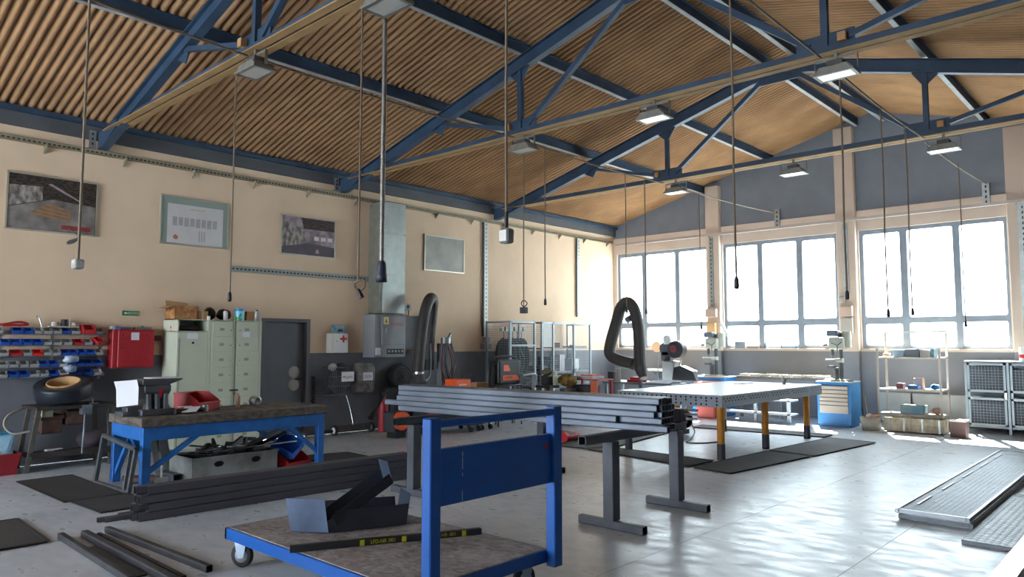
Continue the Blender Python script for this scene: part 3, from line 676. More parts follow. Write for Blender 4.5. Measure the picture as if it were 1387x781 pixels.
lump((.25, 5.17, LZ+.105), (.1, .09, .10), mat('helmet_black', '1E1E22', .4, var=.2, scale=5), 'welding_helmet', 'black welding helmet on the locker beside the small cardboard box', 'helmet', 11, rough=.06)
lump((.20, 5.42, LZ+.095), (.11, .12, .09), mat('helmet_dark', '29282C', .5, var=.2, scale=5), 'welding_helmet', 'dark rounded welding mask lying behind the white spray can on the locker', 'helmet', 12, rough=.06)
def spraycan(loc, r, h, body, label, cap=None, name='spray_can', cat='can'):
    t = T(name, label, cat, loc); x, y, z = loc
    P(MB().lathe((x, y, z), [(0, 0), (r, 0), (r, h*.78), (r*.55, h*.86), (r*.5, h*.86)], 14), 'can_body', body, t)
    P(MB().cyl((x, y, z+h*.86), (x, y, z+h), r*.45, n=10), 'cap', cap or greyp, t); return t
spraycan((.42, 5.345, LZ+.001), .035, .17, mat('can_white', 'D5CFD2', .4), 'white spray can standing on the locker', red)
t = T('wipes_tub', 'blue and green printed tub of wipes on the locker', 'tub', (.4, 5.58, LZ))
P(MB().cyl((.4, 5.585, LZ+.001), (.4, 5.585, LZ+.15), .075, n=18), 'tub', mat('tub_print', '2E9A58', .4, hex2='7FC4DC', scale=12, contrast=(.5, .56)), t)
P(MB().cyl((.4, 5.585, LZ+.15), (.4, 5.585, LZ+.19), .078, n=18), 'lid', mat('lid_blue', '2C7FB8', .4), t)
S(MB().box(.3, .44, 5.69, 5.84, LZ+.001, LZ+.15), 'cardboard_box', card, 'square cardboard box right of the green tub on the locker', 'box', bev=.003)
spraycan((.47, 5.84, LZ+.001), .035, .18, mat('clear_bottle', '9FA3A4', .25), 'clear squeeze bottle at the door end of the locker top', black, 'squeeze_bottle', 'bottle')

# ================================================================== LEFT WALL, LOW THINGS
def label_board(par, x, y0, y1, z0, z1, txt, size, name='paper_sign'):
    o = P(MB().box(x, x+.003, y0, y1, z0, z1), name, white, par)
    P(MB().box(x+.003, x+.0034, y0, y1, z0, z0+.008).box(x+.003, x+.0034, y0, y1, z1-.008, z1).box(x+.003, x+.0034, y0, y0+.008, z0, z1).box(x+.003, x+.0034, y1-.008, y1, z0, z1), 'border', ink, o)
    text(txt, size, ink, o, (x+.0036, (y0+y1)/2, (z0+z1)/2-.01), RX); return o
t = T('wire_basket', 'black wire basket of rags with a paper sign hung on the grey wall', 'basket', (.14, 7.63, .70))
m = MB(); y0, y1, z0, z1, xa, xb = 7.38, 7.90, .70, 1.19, .02, .25
for i in range(14):
    y = y0+(y1-y0)*i/13; m.bar((xb, y, z0), (xb, y, z1), .005); m.bar((xa, y, z0), (xb, y, z0), .005)
for i in range(7):
    x = xa+(xb-xa)*i/6
    for y in (y0, y1): m.bar((x, y, z0), (x, y, z1), .005)
for z in (z0, z0+.16, z0+.33, z1):
    m.bar((xb, y0, z), (xb, y1, z), .008); m.bar((xa, y0, z), (xb, y0, z), .008); m.bar((xa, y1, z), (xb, y1, z), .008)
P(m, 'wires', mat('wire_dark', '6E7074', .5, .4), t, stuff=True)
P(lump((.13, 7.64, .94), (.10, .24, .22), None, None, None, None, 21, rough=.12), 'rags', mat('rags_dark', '45464C', .9, var=.4, scale=12), t)
P(lump((.2, 7.46, 1.19), (.06, .08, .07), None, None, None, None, 22), 'pale_rag', mat('rag_pale', 'A9A8A6', .9, var=.2, scale=12), t)
P(lump((.16, 7.66, 1.21), (.08, .12, .06), None, None, None, None, 23), 'dark_rag', rubber, t)
label_board(t, .257, 7.60, 7.88, .93, 1.12, 'PRLJAVE', .06)
t = T('plastic_sack', 'translucent grey plastic sack with a paper sign hung on the grey wall', 'sack', (.13, 8.15, .70))
P(MB().prism([(.03, 7.95, .74), (.20, 7.94, .72), (.235, 7.94, .95), (.20, 7.96, 1.20), (.14, 8.0, 1.28), (.05, 7.98, 1.26)], (0, .43, -.02)), 'sack', mat('sack_grey', '8C8882', .35, hex2='5D5A56', scale=9, bump=.6, bscale=9), t, bev=.05, seg=3)
label_board(t, .238, 8.08, 8.32, .93, 1.10, 'ČISTE', .06)
t = T('magnetic_sweeper', 'push magnetic sweeper with small white wheels and upright handle against the wall', 'sweeper', (.3, 7.87, 0))
P(MB().box(.22, .36, 7.48, 8.20, .05, .17), 'magnet_bar', mat('sweeper_grey', '4C4A48', .6, var=.3, scale=8), t, bev=.01)
for y in (7.43, 8.22):
    w = P(MB().cyl((.30, y, .09), (.30, y+.04, .09), .09, n=18), 'wheel', rubber, t)
    P(MB().cyl((.30, y-.004, .09), (.30, y+.044, .09), .055, n=14), 'rim', white, w)
P(MB().tube([(.28, 7.86, .16), (.2, 7.84, .45), (.14, 7.79, .68)], .011, 7, 3), 'handle', chrome, t)
P(MB().tube([(.3, 7.4, .08), (.34, 7.2, .09), (.32, 7.12, .03)], .03, 7, 3), 'hose_stub', black, t)
t = T('fire_extinguisher', 'red fire extinguisher standing on the floor with black hose and horn', 'extinguisher', (.42, 8.42, 0))
P(MB().lathe((.42, 8.42, 0), [(0, 0), (.085, 0), (.09, .02), (.09, .50), (.06, .58), (.03, .61), (.03, .64)], 16), 'cylinder', redp, t)
P(MB().cyl((.42, 8.42, .63), (.42, 8.42, .70), .025).box(.40, .44, 8.36, 8.52, .70, .725), 'valve', black, t)
P(MB().tube([(.45, 8.40, .68), (.55, 8.3, .62), (.60, 8.15, .48), (.62, 8.03, .36)], .025, 8, 3), 'hose', black, t)
P(MB().cyl((.61, 8.10, .44), (.64, 7.97, .28), .03, .055, n=10), 'horn', black, t)
t = T('jerrycan', 'yellow plastic jerrycan with a paper label on the floor', 'jerrycan', (.88, 8.36, 0))
P(MB().box(.78, 1.0, 8.22, 8.50, 0, .32), 'body', yellow, t, bev=.03, seg=2)
P(MB().tube([(.89, 8.27, .31), (.89, 8.30, .37), (.89, 8.40, .37), (.89, 8.44, .31)], .016, 7, 3), 'grip', yellow, t)
P(MB().cyl((.95, 8.44, .315), (.95, 8.44, .355), .03, n=12), 'cap', ink, t)
lb = P(MB().box(.84, .94, 8.2165, 8.219, .10, .27), 'paper_label', white, t)
P(MB().box(.86, .92, 8.2155, 8.2164, .15, .22), 'label_print', mat('print_blue', '5A6C96', .6), lb)
m = MB()
for i in range(4): m.box(1.0005, 1.002, 8.32, 8.44, .14+i*.03, .15+i*.03)
P(m, 'embossed_text', mat('emboss', '8E7E10', .5), t)

# work stand with strapping coil at the far left
t = T('iron_work_stand', 'old iron work stand with splayed legs below the bin rack', 'work stand', (.45, 3.2, 0))
P(MB().box(.12, .80, 2.75, 3.70, .78, .82), 'top_plate', mat('stand_top', '3C3836', .7, .3, var=.3, scale=6), t, bev=.004)
for (xa, ya, xb, yb) in ((.70, 2.80, .66, 2.70), (.70, 3.62, .66, 3.68), (.2, 2.82, .15, 2.72), (.2, 3.60, .15, 3.66)):
    P(MB().bar((xa, ya, .78), (xb, yb, 0), .05, .05), 'leg', mat('stand_leg', '5E5C58', .6, .3, var=.3, scale=8), t)
P(MB().box(.15, .72, 2.74, 3.66, .17, .20).box(.68, .72, 2.72, 3.68, .20, .25), 'lower_shelf', mat('stand_top', '3C3836'), t)
P(MB().box(.25, .6, 2.86, 3.10, .46, .64).box(.25, .62, 2.84, 3.12, .64, .70), 'gear_housing', rust, t, bev=.01)
P(MB().box(.3, .6, 3.14, 3.38, .55, .74), 'motor_housing', rust, t, bev=.02)
P(MB().box(.55, .66, 2.85, 2.97, .68, .77).cyl((.66, 2.91, .725), (.67, 2.91, .725), .035), 'switch_box', mat('switch_cream', 'B5B49A', .5), t)
P(MB().box(.70, .82, 3.26, 3.38, .70, .82).cyl((.82, 3.32, .76), (.85, 3.32, .76), .03), 'clamp', steel_mid, t)
P(MB().cyl((.80, 3.30, .70), (.78, 3.29, .20), .012, n=8), 'rod', steel_mid, t)
P(MB().tube([(.4, 2.72, .80), (.5, 2.52, .72), (.55, 2.47, .60), (.62, 2.55, .50), (.66, 2.72, .52)], .014, 7, 4), 'cable', mat('cable_grey', '8E8B80', .6), t)
t = T('strapping_coil', 'large black coil of steel strapping with a cardboard core on the iron stand', 'coil', (.47, 3.14, .82))
nz_ = Vector((.24, -.19, .95)).normalized(); Mc = Vector((0, 0, 1)).rotation_difference(nz_).to_matrix()
cc = Vector((.44, 3.16, .935))
P(MB().lathe(cc, [(.20, 0), (.34, 0), (.345, .02), (.345, .16), (.34, .18), (.20, .18), (.20, 0)], 32, Mc), 'strap_winding', mat('strap_black', '2A2F38', .35, .3, var=.25, scale=2, stretch=(1, 1, 20)), t)
P(MB().lathe(cc, [(.185, .005), (.199, .005), (.199, .195), (.185, .195), (.185, .005)], 28, Mc).lathe(cc, [(0, .01), (.185, .01)], 28, Mc), 'cardboard_core', mat('core_card', 'B89468', .85, var=.12, scale=5), t)
P(MB().lathe(cc + Mc @ Vector((0, .03, .0)), [(.001, .06), (.04, .04), (.05, .0)], 12, Mc), 'paper_scrap', mat('scrap_paper', 'C9B493', .8), t)
P(MB().box(.78, .80, 3.38, 3.40, .822, .90).box(.74, .80, 3.36, 3.46, .822, .84), 'end_clip', steel_mid, t)
t = T('red_tub', 'dark red plastic tub on the floor at the wall', 'tub', (.5, 2.35, 0))
m = MB(); a = [(.32, 2.07), (.66, 2.07), (.66, 2.59), (.32, 2.59)]; k = .04
lo = [(x, y, 0) for x, y in a]; hi = [(.28, 2.03, .25), (.70, 2.03, .25), (.70, 2.63, .25), (.28, 2.63, .25)]
m.add(lo+hi, [(3,2,1,0)] + [(i, (i+1) % 4, 4+(i+1) % 4, 4+i) for i in range(4)])
li = [(x*.97+.015, y*.985+.036, .012) for x, y in a]; hi2 = [(.295, 2.045, .25), (.685, 2.045, .25), (.685, 2.615, .25), (.295, 2.615, .25)]
m.add(li+hi2, [(0,1,2,3)] + [((i+1) % 4, i, 4+i, 4+(i+1) % 4) for i in range(4)])
m.add(hi+hi2, [(i, (i+1) % 4, 4+(i+1) % 4, 4+i) for i in range(4)])
P(m, 'tub_wall', mat('tub_red', '8E1E28', .5, var=.15, scale=4), t)
P(MB().box(.27, .295, 2.02, 2.64, .235, .262).box(.685, .71, 2.02, 2.64, .235, .262).box(.295, .685, 2.02, 2.045, .235, .262).box(.295, .685, 2.615, 2.64, .235, .262), 'rim', mat('tub_red', '8E1E28'), t)
t = T('plastic_sack', 'pale blue and white plastic sack stuffed in the red tub', 'sack', (.48, 2.42, .02))
P(MB().prism([(.36, 2.16, .03), (.62, 2.16, .03), (.60, 2.14, .30), (.52, 2.22, .50), (.44, 2.22, .50), (.36, 2.14, .3)], (0, .40, 0)), 'sack', mat('sack_blue', 'B5D0DE', .4, hex2='7FB4D0', scale=5, bump=.4, bscale=12), t, bev=.04, seg=2)
P(MB().box(.45, .56, 2.24, 2.58, .49, .53), 'sack_top', mat('sack_top', '2E86B0', .45, var=.2, scale=6), t, bev=.015)
P(MB().box(.625, .630, 2.26, 2.42, .27, .29), 'print_stripe', mat('print_navy', '2C3C70', .5), t)
lump((.48, 3.50, .335), (.16, .20, .13), brownish, 'cloth_bundle', 'dull purple cloth bundle on the shelf end of the iron stand', 'cloth', 41, rough=.1)
S(MB().box(.44, .56, 2.95, 3.14, .202, .25), 'white_carton', white, 'flat white carton lying on the lower shelf of the iron stand', 'box')
rnd = random.Random(5); m = MB()
for i in range(7): m.cyl((.57+rnd.random()*.08, 3.0+rnd.random()*.14, .224), (.58+rnd.random()*.08, 3.02+rnd.random()*.14, .235), .02, n=8)
S(m, 'bolt_pile', chrome, 'small scatter of bright bolts on the lower shelf of the iron stand', 'bolts')['kind'] = 'stuff'

t = T('spiral_hose', 'black spiral hose hanging at the right side of the grey door', 'hose', (.05, 7.17, .35))
P(MB().tube([(.045+.03*math.cos(k*1.3), 7.17+.035*math.sin(k*1.3), 1.0-.0105*k) for k in range(60)], .012, 6, 0), 'coil', black, t)
P(MB().box(.004, .05, 7.15, 7.19, 1.0, 1.04), 'wall_hook', black, t)
for y, lab in ((3.47, 'short perforated hanger strip at the bench truss end on the cream wall'), (7.56, 'short perforated hanger strip at the duct truss end on the cream wall')):
    t = T('hanger_strip', lab, 'bracket', (.01, y, 4.41))
    P(MB().box(.062, .075, y-.045, y+.045, 4.41, 4.66), 'strip', galv, t)
    P(MB().box(.004, .062, y-.03, y+.03, 4.42, 4.46), 'spacer', galv, t)
    m = MB()
    for i in range(3): m.box(.0752, .0765, y-.012, y+.012, 4.45+i*.07, 4.485+i*.07)
    P(m, 'slots', slot_m, t, stuff=True)
# ================================================================== WORKBENCH
BX0, BX1, BY0, BY1, BZ = 2.0, 2.95, 3.22, 5.52, .80
t = T('workbench', 'heavy blue steel workbench with a thick worn timber top', 'workbench', ((BX0+BX1)/2, (BY0+BY1)/2, 0))
nb = 5
for i in range(nb):      # timber planks
    a = BX0-.03+(BX1-BX0+.06)*i/nb; b = BX0-.03+(BX1-BX0+.06)*(i+1)/nb
    P(MB().box(a+.003, b-.003, BY0-.03, BY1+.03, BZ-.105, BZ-random.uniform(0, .006)), 'plank', wood_dark, t, bev=.006)
for x in (BX0, BX1-.09):
    for y in (BY0, BY1-.09):
        P(MB().box(x, x+.09, y, y+.09, 0, BZ-.106), 'leg', bench_blue, t, bev=.004)
P(MB().box(BX1-.03, BX1, BY0+.09, BY1-.09, .545, BZ-.106), 'front_apron', bench_blue, t, bev=.003)
P(MB().box(BX0, BX0+.03, BY0+.09, BY1-.09, .545, BZ-.106), 'back_apron', bench_blue, t, bev=.003)
for y in (BY0, BY1-.03): P(MB().box(BX0+.09, BX1-.09, y, y+.03, .545, BZ-.106), 'end_apron', bench_blue, t, bev=.003)
xm = (BX0+BX1)/2
P(MB().bar((BX0+.08, BY0+.045, .10), (xm, BY0+.045, .56), .05, .05), 'end_brace', bench_blue, t)
P(MB().bar((BX1-.08, BY0+.055, .32), (xm, BY0+.055, .56), .05, .04), 'end_brace', bench_blue, t)
for (ya, yb) in ((BY0+.08, BY0+.62), (BY1-.08, BY1-.50)):
    P(MB().bar((BX1-.045, ya, .20), (BX1-.045, yb, .56), .05, .05), 'front_brace', bench_blue, t)
P(MB().bar((BX0+.05, BY1-.08, .20), (BX0+.05, BY1-.62, .56), .05, .05), 'back_brace', bench_blue, t)
# things on the bench
t = T('anvil', 'grey cast iron swage block with red paint mark and flared top on the bench', 'anvil', (2.55, 3.5, BZ))
castg = mat('cast_iron', '565A60', .55, .4, var=.3, scale=8, bump=.2)
P(MB().box(2.36, 2.72, 3.28, 3.66, BZ, BZ+.07), 'foot', castg, t, bev=.01)
m = MB()
a = [(2.40, 3.32), (2.68, 3.32), (2.68, 3.62), (2.40, 3.62)]; b = [(2.44, 3.36), (2.64, 3.36), (2.64, 3.58), (2.44, 3.58)]; c = [(2.40, 3.32), (2.68, 3.32), (2.68, 3.62), (2.40, 3.62)]
vs = [(x, y, BZ+.07) for x, y in a] + [(x, y, BZ+.17) for x, y in b] + [(x, y, BZ+.27) for x, y in c] + [(x, y, BZ+.345) for x, y in c]
fs = [(3,2,1,0), (12,13,14,15)] + [(k*4+i, k*4+(i+1) % 4, k*4+4+(i+1) % 4, k*4+4+i) for k in range(3) for i in range(4)]
P(m.add(vs, fs), 'waist', castg, t, bev=.012)
for i in range(3): P(MB().cyl((2.675, 3.37+i*.095, BZ+.07), (2.66, 3.37+i*.095, BZ+.24), .032, .03, n=10), 'rib', castg, t)
P(MB().prism([(2.40, 3.30, BZ+.345), (2.40, 3.60, BZ+.345), (2.40, 3.75, BZ+.40), (2.40, 3.75, BZ+.41), (2.40, 3.30, BZ+.41)], (.28, 0, 0)), 'table', castg, t, bev=.004)
P(MB().prism([(2.682, 3.46, BZ+.30), (2.682, 3.54, BZ+.30), (2.682, 3.52, BZ+.26), (2.682, 3.51, BZ+.20), (2.682, 3.49, BZ+.20), (2.682, 3.48, BZ+.26)], (.002, 0, 0)), 'paint_mark', redp, t)
P(MB().box(2.42, 2.66, 3.10, 3.34, BZ+.0, BZ+.05).box(2.46, 2.62, 3.16, 3.36, BZ+.05, BZ+.10), 'shoe', castg, t, bev=.006)
S(MB().sheet([(2.48, 3.06, BZ+.39), (2.66, 3.24, BZ+.41), (2.69, 3.25, BZ+.32), (2.69, 3.25, BZ+.13), (2.50, 3.09, BZ+.10), (2.50, 3.08, BZ+.30)], .002), 'drawing_sheet', white, 'white paper drawing hung upright on the swage block', 'paper')
S(MB().box(2.42, 2.66, 3.40, 3.74, BZ+.412, BZ+.425), 'paper_pad', white, 'white paper pad lying on the swage block', 'paper', bev=.003)
t = T('angle_grinder', 'black hand tool wrapped in white paper on the bench edge', 'hand tool', (2.75, 3.75, BZ))
P(MB().cyl((2.80, 3.62, BZ+.035), (2.74, 3.98, BZ+.04), .03, .024, n=12), 'handle', black, t)
P(MB().cyl((2.73, 4.0, BZ+.01), (2.73, 4.0, BZ+.085), .04, .036, n=14), 'head', mat('tool_alu', '8A8A86', .4, .6), t)
P(MB().sheet([(2.83, 3.68, BZ+.02), (2.84, 3.85, BZ+.022), (2.77, 3.93, BZ+.075), (2.76, 3.74, BZ+.078)], .003).sheet([(2.70, 3.68, BZ+.085), (2.72, 3.84, BZ+.085), (2.76, 3.84, BZ+.08), (2.76, 3.68, BZ+.08)], .002), 'paper_wrap', white, t)
bigbin('storage_bin', (2.22, 3.98, BZ+.001), .38, .36, .22, red, 'big bright red open-front bin on the timber bench top', rot=.45, contents=mat('bin_dark', '4A3A38', .8, var=.5, scale=18))
spraycan((2.56, 4.50, BZ), .03, .19, mat('can_print', '7E8A70', .4, hex2='B07060', scale=9), 'spray can standing on the bench beside the red bin')
t = T('pipe_coupling', 'short galvanised pipe coupling lying on the bench', 'pipe coupling', (2.3, 4.95, BZ))
P(MB().lathe((2.36, 4.88, BZ+.061), [(.045, 0), (.06, 0), (.06, .11), (.045, .11), (.045, 0)], 18, basis((0,0,1), (-.2,1,0)) @ Matrix.Rotation(0, 3, 'X')), 'sleeve', galv, t)
# scrap box under the bench
t = T('scrap_box', 'grey sheet metal scrap box with round hand holes under the bench', 'scrap box', (2.62, 4.4, 0))
X0, X1, Y0, Y1, H = 2.30, 2.93, 3.78, 4.86, .29
zincb = mat('scrap_zinc', '9B9F9C', .5, .4, hex2='6F7270', scale=4)
P(MB().box(X0, X1, Y0, Y1, .03, .04), 'bottom', zincb, t)
m = MB().box(X0, X0+.006, Y0, Y1, .03, H).box(X0, X1, Y0, Y0+.006, .03, H).box(X0, X1, Y1-.006, Y1, .03, H)
P(m, 'side_wall', zincb, t)
m = MB()
def holed(mb, x, y0, y1, z0, z1, cy, cz, ry, rzz, th, n=16):
    """plate facing +x with an oval hole"""
    inn = [(cy+ry*math.cos(2*PI*i/n), cz+rzz*math.sin(2*PI*i/n)) for i in range(n)]; out = []
    for yy, zz in inn:
        dy, dz = yy-cy, zz-cz; k = min(((y1-cy) if dy > 0 else (cy-y0))/max(abs(dy), 1e-6), ((z1-cz) if dz > 0 else (cz-z0))/max(abs(dz), 1e-6)); out.append((cy+dy*k, cz+dz*k))
    vs = [(x, a, b) for a, b in inn+out] + [(x-th, a, b) for a, b in inn+out]; fs = []
    for i in range(n):
        j = (i+1) % n; fs += [(i, n+i, n+j, j), (2*n+i, 2*n+j, 3*n+j, 3*n+i), (i, j, 2*n+j, 2*n+i)]
    mb.add(vs, fs)
    for (cy_, cz_) in ((y0, z0), (y1, z0), (y0, z1), (y1, z1)):   # corner fill
        q = [p for p in out if abs(p[0]-cy_) < 1e-6]; r = [p for p in out if abs(p[1]-cz_) < 1e-6]
        p1 = min(q, key=lambda p: abs(p[1]-cz_)); p2 = min(r, key=lambda p: abs(p[0]-cy_))
        if p1 != p2: mb.add([(x, cy_, cz_), (x, *p1), (x, *p2)], [(0, 1, 2)])
ym = (Y0+Y1)/2
holed(m, X1, Y0, ym, .03, H, 4.10, .20, .06, .035, .005); holed(m, X1, ym, Y1, .03, H, 4.57, .205, .06, .035, .005)
P(m, 'front_wall', zincb, t)
P(MB().box(X0-.01, X1+.012, Y0-.012, Y0+.006, H-.02, H+.004).box(X1-.002, X1+.012, Y0, Y1, H-.014, H+.004).box(X0-.01, X1+.012, Y1-.006, Y1+.012, H-.02, H+.004), 'rim', zincb, t)
P(MB().box(X0+.02, X1-.02, Y0+.02, Y1-.02, .04, .22), 'fill', steel_hole, t)
def sqtube(mb, a, b, w, th=.004, up=(0,0,1), h=None):
    """hollow square tube from a to b"""
    a = Vector(a); b = Vector(b); z = (b-a).normalized(); u = Vector(up)
    if abs(z.dot(u)) > .98: u = Vector((1,0,0))
    x = z.cross(u).normalized(); y = x.cross(z); h = h or w
    rc = min(.011, w*.17)
    def ring(p, q, r, c):
        o = []
        for sx, sy in ((-1,-1), (1,-1), (1,1), (-1,1)):
            e = [(sx*q, sy*(r-c)), (sx*(q-c*.29), sy*(r-c*.29)), (sx*(q-c), sy*r)]
            if sx*sy < 0: e.reverse()
            o += [p+x*u1+y*v1 for u1, v1 in e]
        return o
    ci = max(rc-th, .0005)
    o0, o1, i0, i1 = ring(a, w/2, h/2, rc), ring(b, w/2, h/2, rc), ring(a, w/2-th, h/2-th, ci), ring(b, w/2-th, h/2-th, ci)
    vs = o0+o1+i0+i1; fs = []; n = 12
    for i in range(n):
        j = (i+1) % n; fs += [(i, j, n+j, n+i), (2*n+j, 2*n+i, 3*n+i, 3*n+j), (j, i, 2*n+i, 2*n+j), (n+i, n+j, 3*n+j, 3*n+i)]
    mb.add(vs, fs); return mb
rnd = random.Random(9)
scr = ['short dark offcut of square tube in the scrap box', 'bent dark bracket offcut in the scrap box', 'bright steel pipe offcut in the scrap box', 'flat dark plate offcut in the scrap box']
for i in range(22):
    c = Vector((rnd.uniform(2.42, 2.82), rnd.uniform(3.9, 4.76), rnd.uniform(.25, .40))); a = rnd.uniform(0, PI); el = rnd.uniform(-.15, .55); ln = rnd.uniform(.08, .19)
    d = Vector((math.cos(a)*math.cos(el), math.sin(a)*math.cos(el), math.sin(el)))*ln; k = i % 4; mm = (steel_dark, black, chrome, castg)[k]; mb = MB()
    if k == 0: sqtube(mb, c-d, c+d, .045)
    elif k == 1: mb.prism([c-d, c-d*.9+Vector((0, 0, .05)), c+Vector((0, 0, .035)), c+d+Vector((0, 0, .09)), c+d, c], (.04, .015, 0))
    elif k == 2: mb.cyl(c-d, c+d, .014, n=8)
    else: mb.bar(c-d, c+d, .09, .008)
    S(mb, 'metal_offcut', mm, scr[k], 'offcut', 'offcuts in the scrap box')
S(sqtube(MB(), (2.60, 4.60, .33), (2.86, 5.18, .60), .05, .005), 'square_tube', steel_mid, 'long square tube leaning up out of the scrap box', 'tube')
S(sqtube(MB(), (2.55, 4.62, .27), (2.72, 5.10, .46), .04, .004), 'square_tube', steel_dark, 'darker square tube leaning below the long one in the scrap box', 'tube')
S(MB().cyl((2.75, 4.55, .33), (2.93, 5.12, .37), .012, n=8), 'thin_rod', chrome, 'thin bright rod sticking out over the end of the scrap box', 'rod')
bigbin('storage_bin', (2.52, 5.12, 0), .40, .36, .20, red, 'red open-front bin on the floor beside the scrap box', rot=.25)
o = bigbin('storage_bin', (2.56, 5.08, .20), .30, .30, .17, mat('bin_blue_floor', '1C62B8', .45), 'blue open-front bin tipped over into the red bin under the bench', rot=.5, tilt=.45)
# frames and clutter at the bench end
fr = mat('frame_steel', '5C6064', .5, .4, var=.3, scale=9)
t = T('welded_stand', 'grey welded rectangular stand leaning on the bench end', 'stand', (2.5, 3.08, 0))
pa = [(2.05, 3.05, .02), (2.05, 3.12, .55), (2.98, 3.14, .47), (2.98, 3.08, .02)]
for i in range(4): P(sqtube(MB(), pa[i], pa[(i+1) % 4], .045, .004, up=(0, 1, 0)), 'frame_bar', fr, t)
P(sqtube(MB(), (2.86, 3.08, .04), (2.86, 3.13, .46), .04, .004, up=(0, 1, 0)), 'frame_bar', fr, t)
for i, (x, y, l, r, lab) in enumerate(((2.08, 3.48, .28, .03, 'fat dark pipe lying under the bench end'), (2.40, 3.47, .28, .045, 'short rusty pipe lying under the bench end'))):
    S(MB().cyl((x, y-l/2, r), (x+.2, y+l/2, r), r, n=12), 'steel_pipe', steel_dark if i == 0 else rust, lab, 'pipe')
S(sqtube(MB(), (2.30, 3.70, .052), (2.72, 3.71, .052), .10, .006), 'square_tube', castg, 'thick square tube lying on the floor under the bench', 'tube')
t = T('metal_scoop', 'pale metal scoop standing by the front bench leg', 'scoop', (2.98, 3.42, 0))
P(MB().sheet([(2.96, 3.36, .01), (3.0, 3.50, .01), (2.97, 3.50, .14), (2.93, 3.36, .14)], .004), 'blade', chrome, t)
P(MB().cyl((2.95, 3.43, .13), (2.92, 3.44, .24), .012, n=8), 'handle', galv, t)
S(MB().sheet([(2.26, 3.84, .0), (2.26, 3.74, .0), (2.16, 3.70, .52), (2.16, 3.80, .52)], .01).sheet([(2.24, 3.73, .0), (2.24, 3.66, .0), (2.12, 3.61, .50), (2.12, 3.68, .50)], .012), 'leaning_plates', galv, 'pale metal strips leaning behind the blue bench brace', 'plate')

# ================================================================== FLOOR MATS
def ribbed():
    m = bpy.data.materials.new('ribbed_mat'); m.use_nodes = True; N = m.node_tree.nodes; K = m.node_tree.links; b = N['Principled BSDF']
    b.inputs['Roughness'].default_value = .75
    tc = N.new('ShaderNodeTexCoord'); w = N.new('ShaderNodeTexWave'); w.inputs['Scale'].default_value = 9; w.bands_direction = 'X'; K.new(tc.outputs['Object'], w.inputs[0])
    nz = N.new('ShaderNodeTexNoise'); nz.inputs['Scale'].default_value = 3; K.new(tc.outputs['Object'], nz.inputs['Vector'])
    rp = N.new('ShaderNodeValToRGB'); rp.color_ramp.elements[0].color = lin('2A2A2D'); rp.color_ramp.elements[1].color = lin('454548'); K.new(nz.outputs['Fac'], rp.inputs[0]); K.new(rp.outputs[0], b.inputs['Base Color'])
    bp = N.new('ShaderNodeBump'); bp.inputs['Strength'].default_value = .6; bp.inputs['Distance'].default_value = .006; K.new(w.outputs['Fac'], bp.inputs['Height']); K.new(bp.outputs[0], b.inputs['Normal']); return m
ribm = ribbed()
def floormat(pts, label, h=.018):
    m = MB()
    c = Vector((sum(p[0] for p in pts)/len(pts), sum(p[1] for p in pts)/len(pts), 0))
    t = T('rubber_mat', label, 'mat', c)
    m.prism([(x, y, .0) for x, y in pts], (0, 0, h)); P(m, 'mat_sheet', ribm, t, bev=.008)
    k = [Vector((x, y, h)) for x, y in pts]; e = MB()
    for i in range(len(k)): e.bar(k[i], k[(i+1) % len(k)], .03, .006)
    P(e, 'mat_edge', rubber, t); return t
floormat([(1.32, 2.45), (2.95, 2.47), (2.95, 3.02), (1.30, 3.02)], 'black rubber mat along the end of the blue workbench')
floormat([(2.97, 2.52), (3.72, 2.56), (3.74, 3.10), (3.0, 3.06)], 'black rubber mat between workbench and floor tube stack')
floormat([(3.42, .9), (4.5, .9), (4.53, 1.91), (3.45, 1.95)], 'black ribbed rubber mat lying alone near the loose dark bars')
floormat([(2.0, 5.65), (2.98, 5.62), (3.2, 6.35), (2.2, 6.4)], 'grey ribbed grid mat at the door end of the workbench')

# ================================================================== TUBES
def tube_proto(w, ln, mm, name):
    mb = sqtube(MB(), (0, 0, 0), (ln, 0, 0), w, .005); me = mesh(mb, name, [mm], Vector((0,0,0))); return me
# stack on the floor
tf = mat('floor_tube_steel', '5A5A62', .5, .35, var=.25, scale=5, stretch=(.2, 1, 1))
me = tube_proto(.076, 3.05, tf, 'square_tube')
a = math.atan2(5.75-2.68, 4.50-4.36)
for r in range(4):
    for c in range(2):
        o = bpy.data.objects.new('square_tube', me); COL.objects.link(o)
        off = (-.02, .06, -.015, .05)[r] if c == 0 else random.uniform(-.05, .05)
        o.location = (4.36-.04-c*.079+math.cos(a)*off, 2.70+math.sin(a)*off, .0385+r*.0775+.0); o.rotation_euler = (0, 0, a)
        tag(o, 'dark square tube in the floor stack, %s layer, %s column' % (('bottom', 'second', 'third', 'top')[r], ('trolley side', 'bench side')[c]), 'tube', 'tubes stacked on the floor')
me = tube_proto(.042, 3.0, tf, 'square_tube')
for i, (x, y) in enumerate(((4.08, 2.42), (4.13, 2.47), (4.02, 2.62))):
    o = bpy.data.objects.new('square_tube', me); COL.objects.link(o); o.location = (x, y, .0215); o.rotation_euler = (0, 0, a+.0)
    tag(o, ['thin dark square tube on the floor, farthest out past the stack end', 'thin dark square tube lying against the floor stack', 'thin dark square tube nearest the bench beside the floor stack'][i], 'tube', 'thin tubes beside the floor stack')
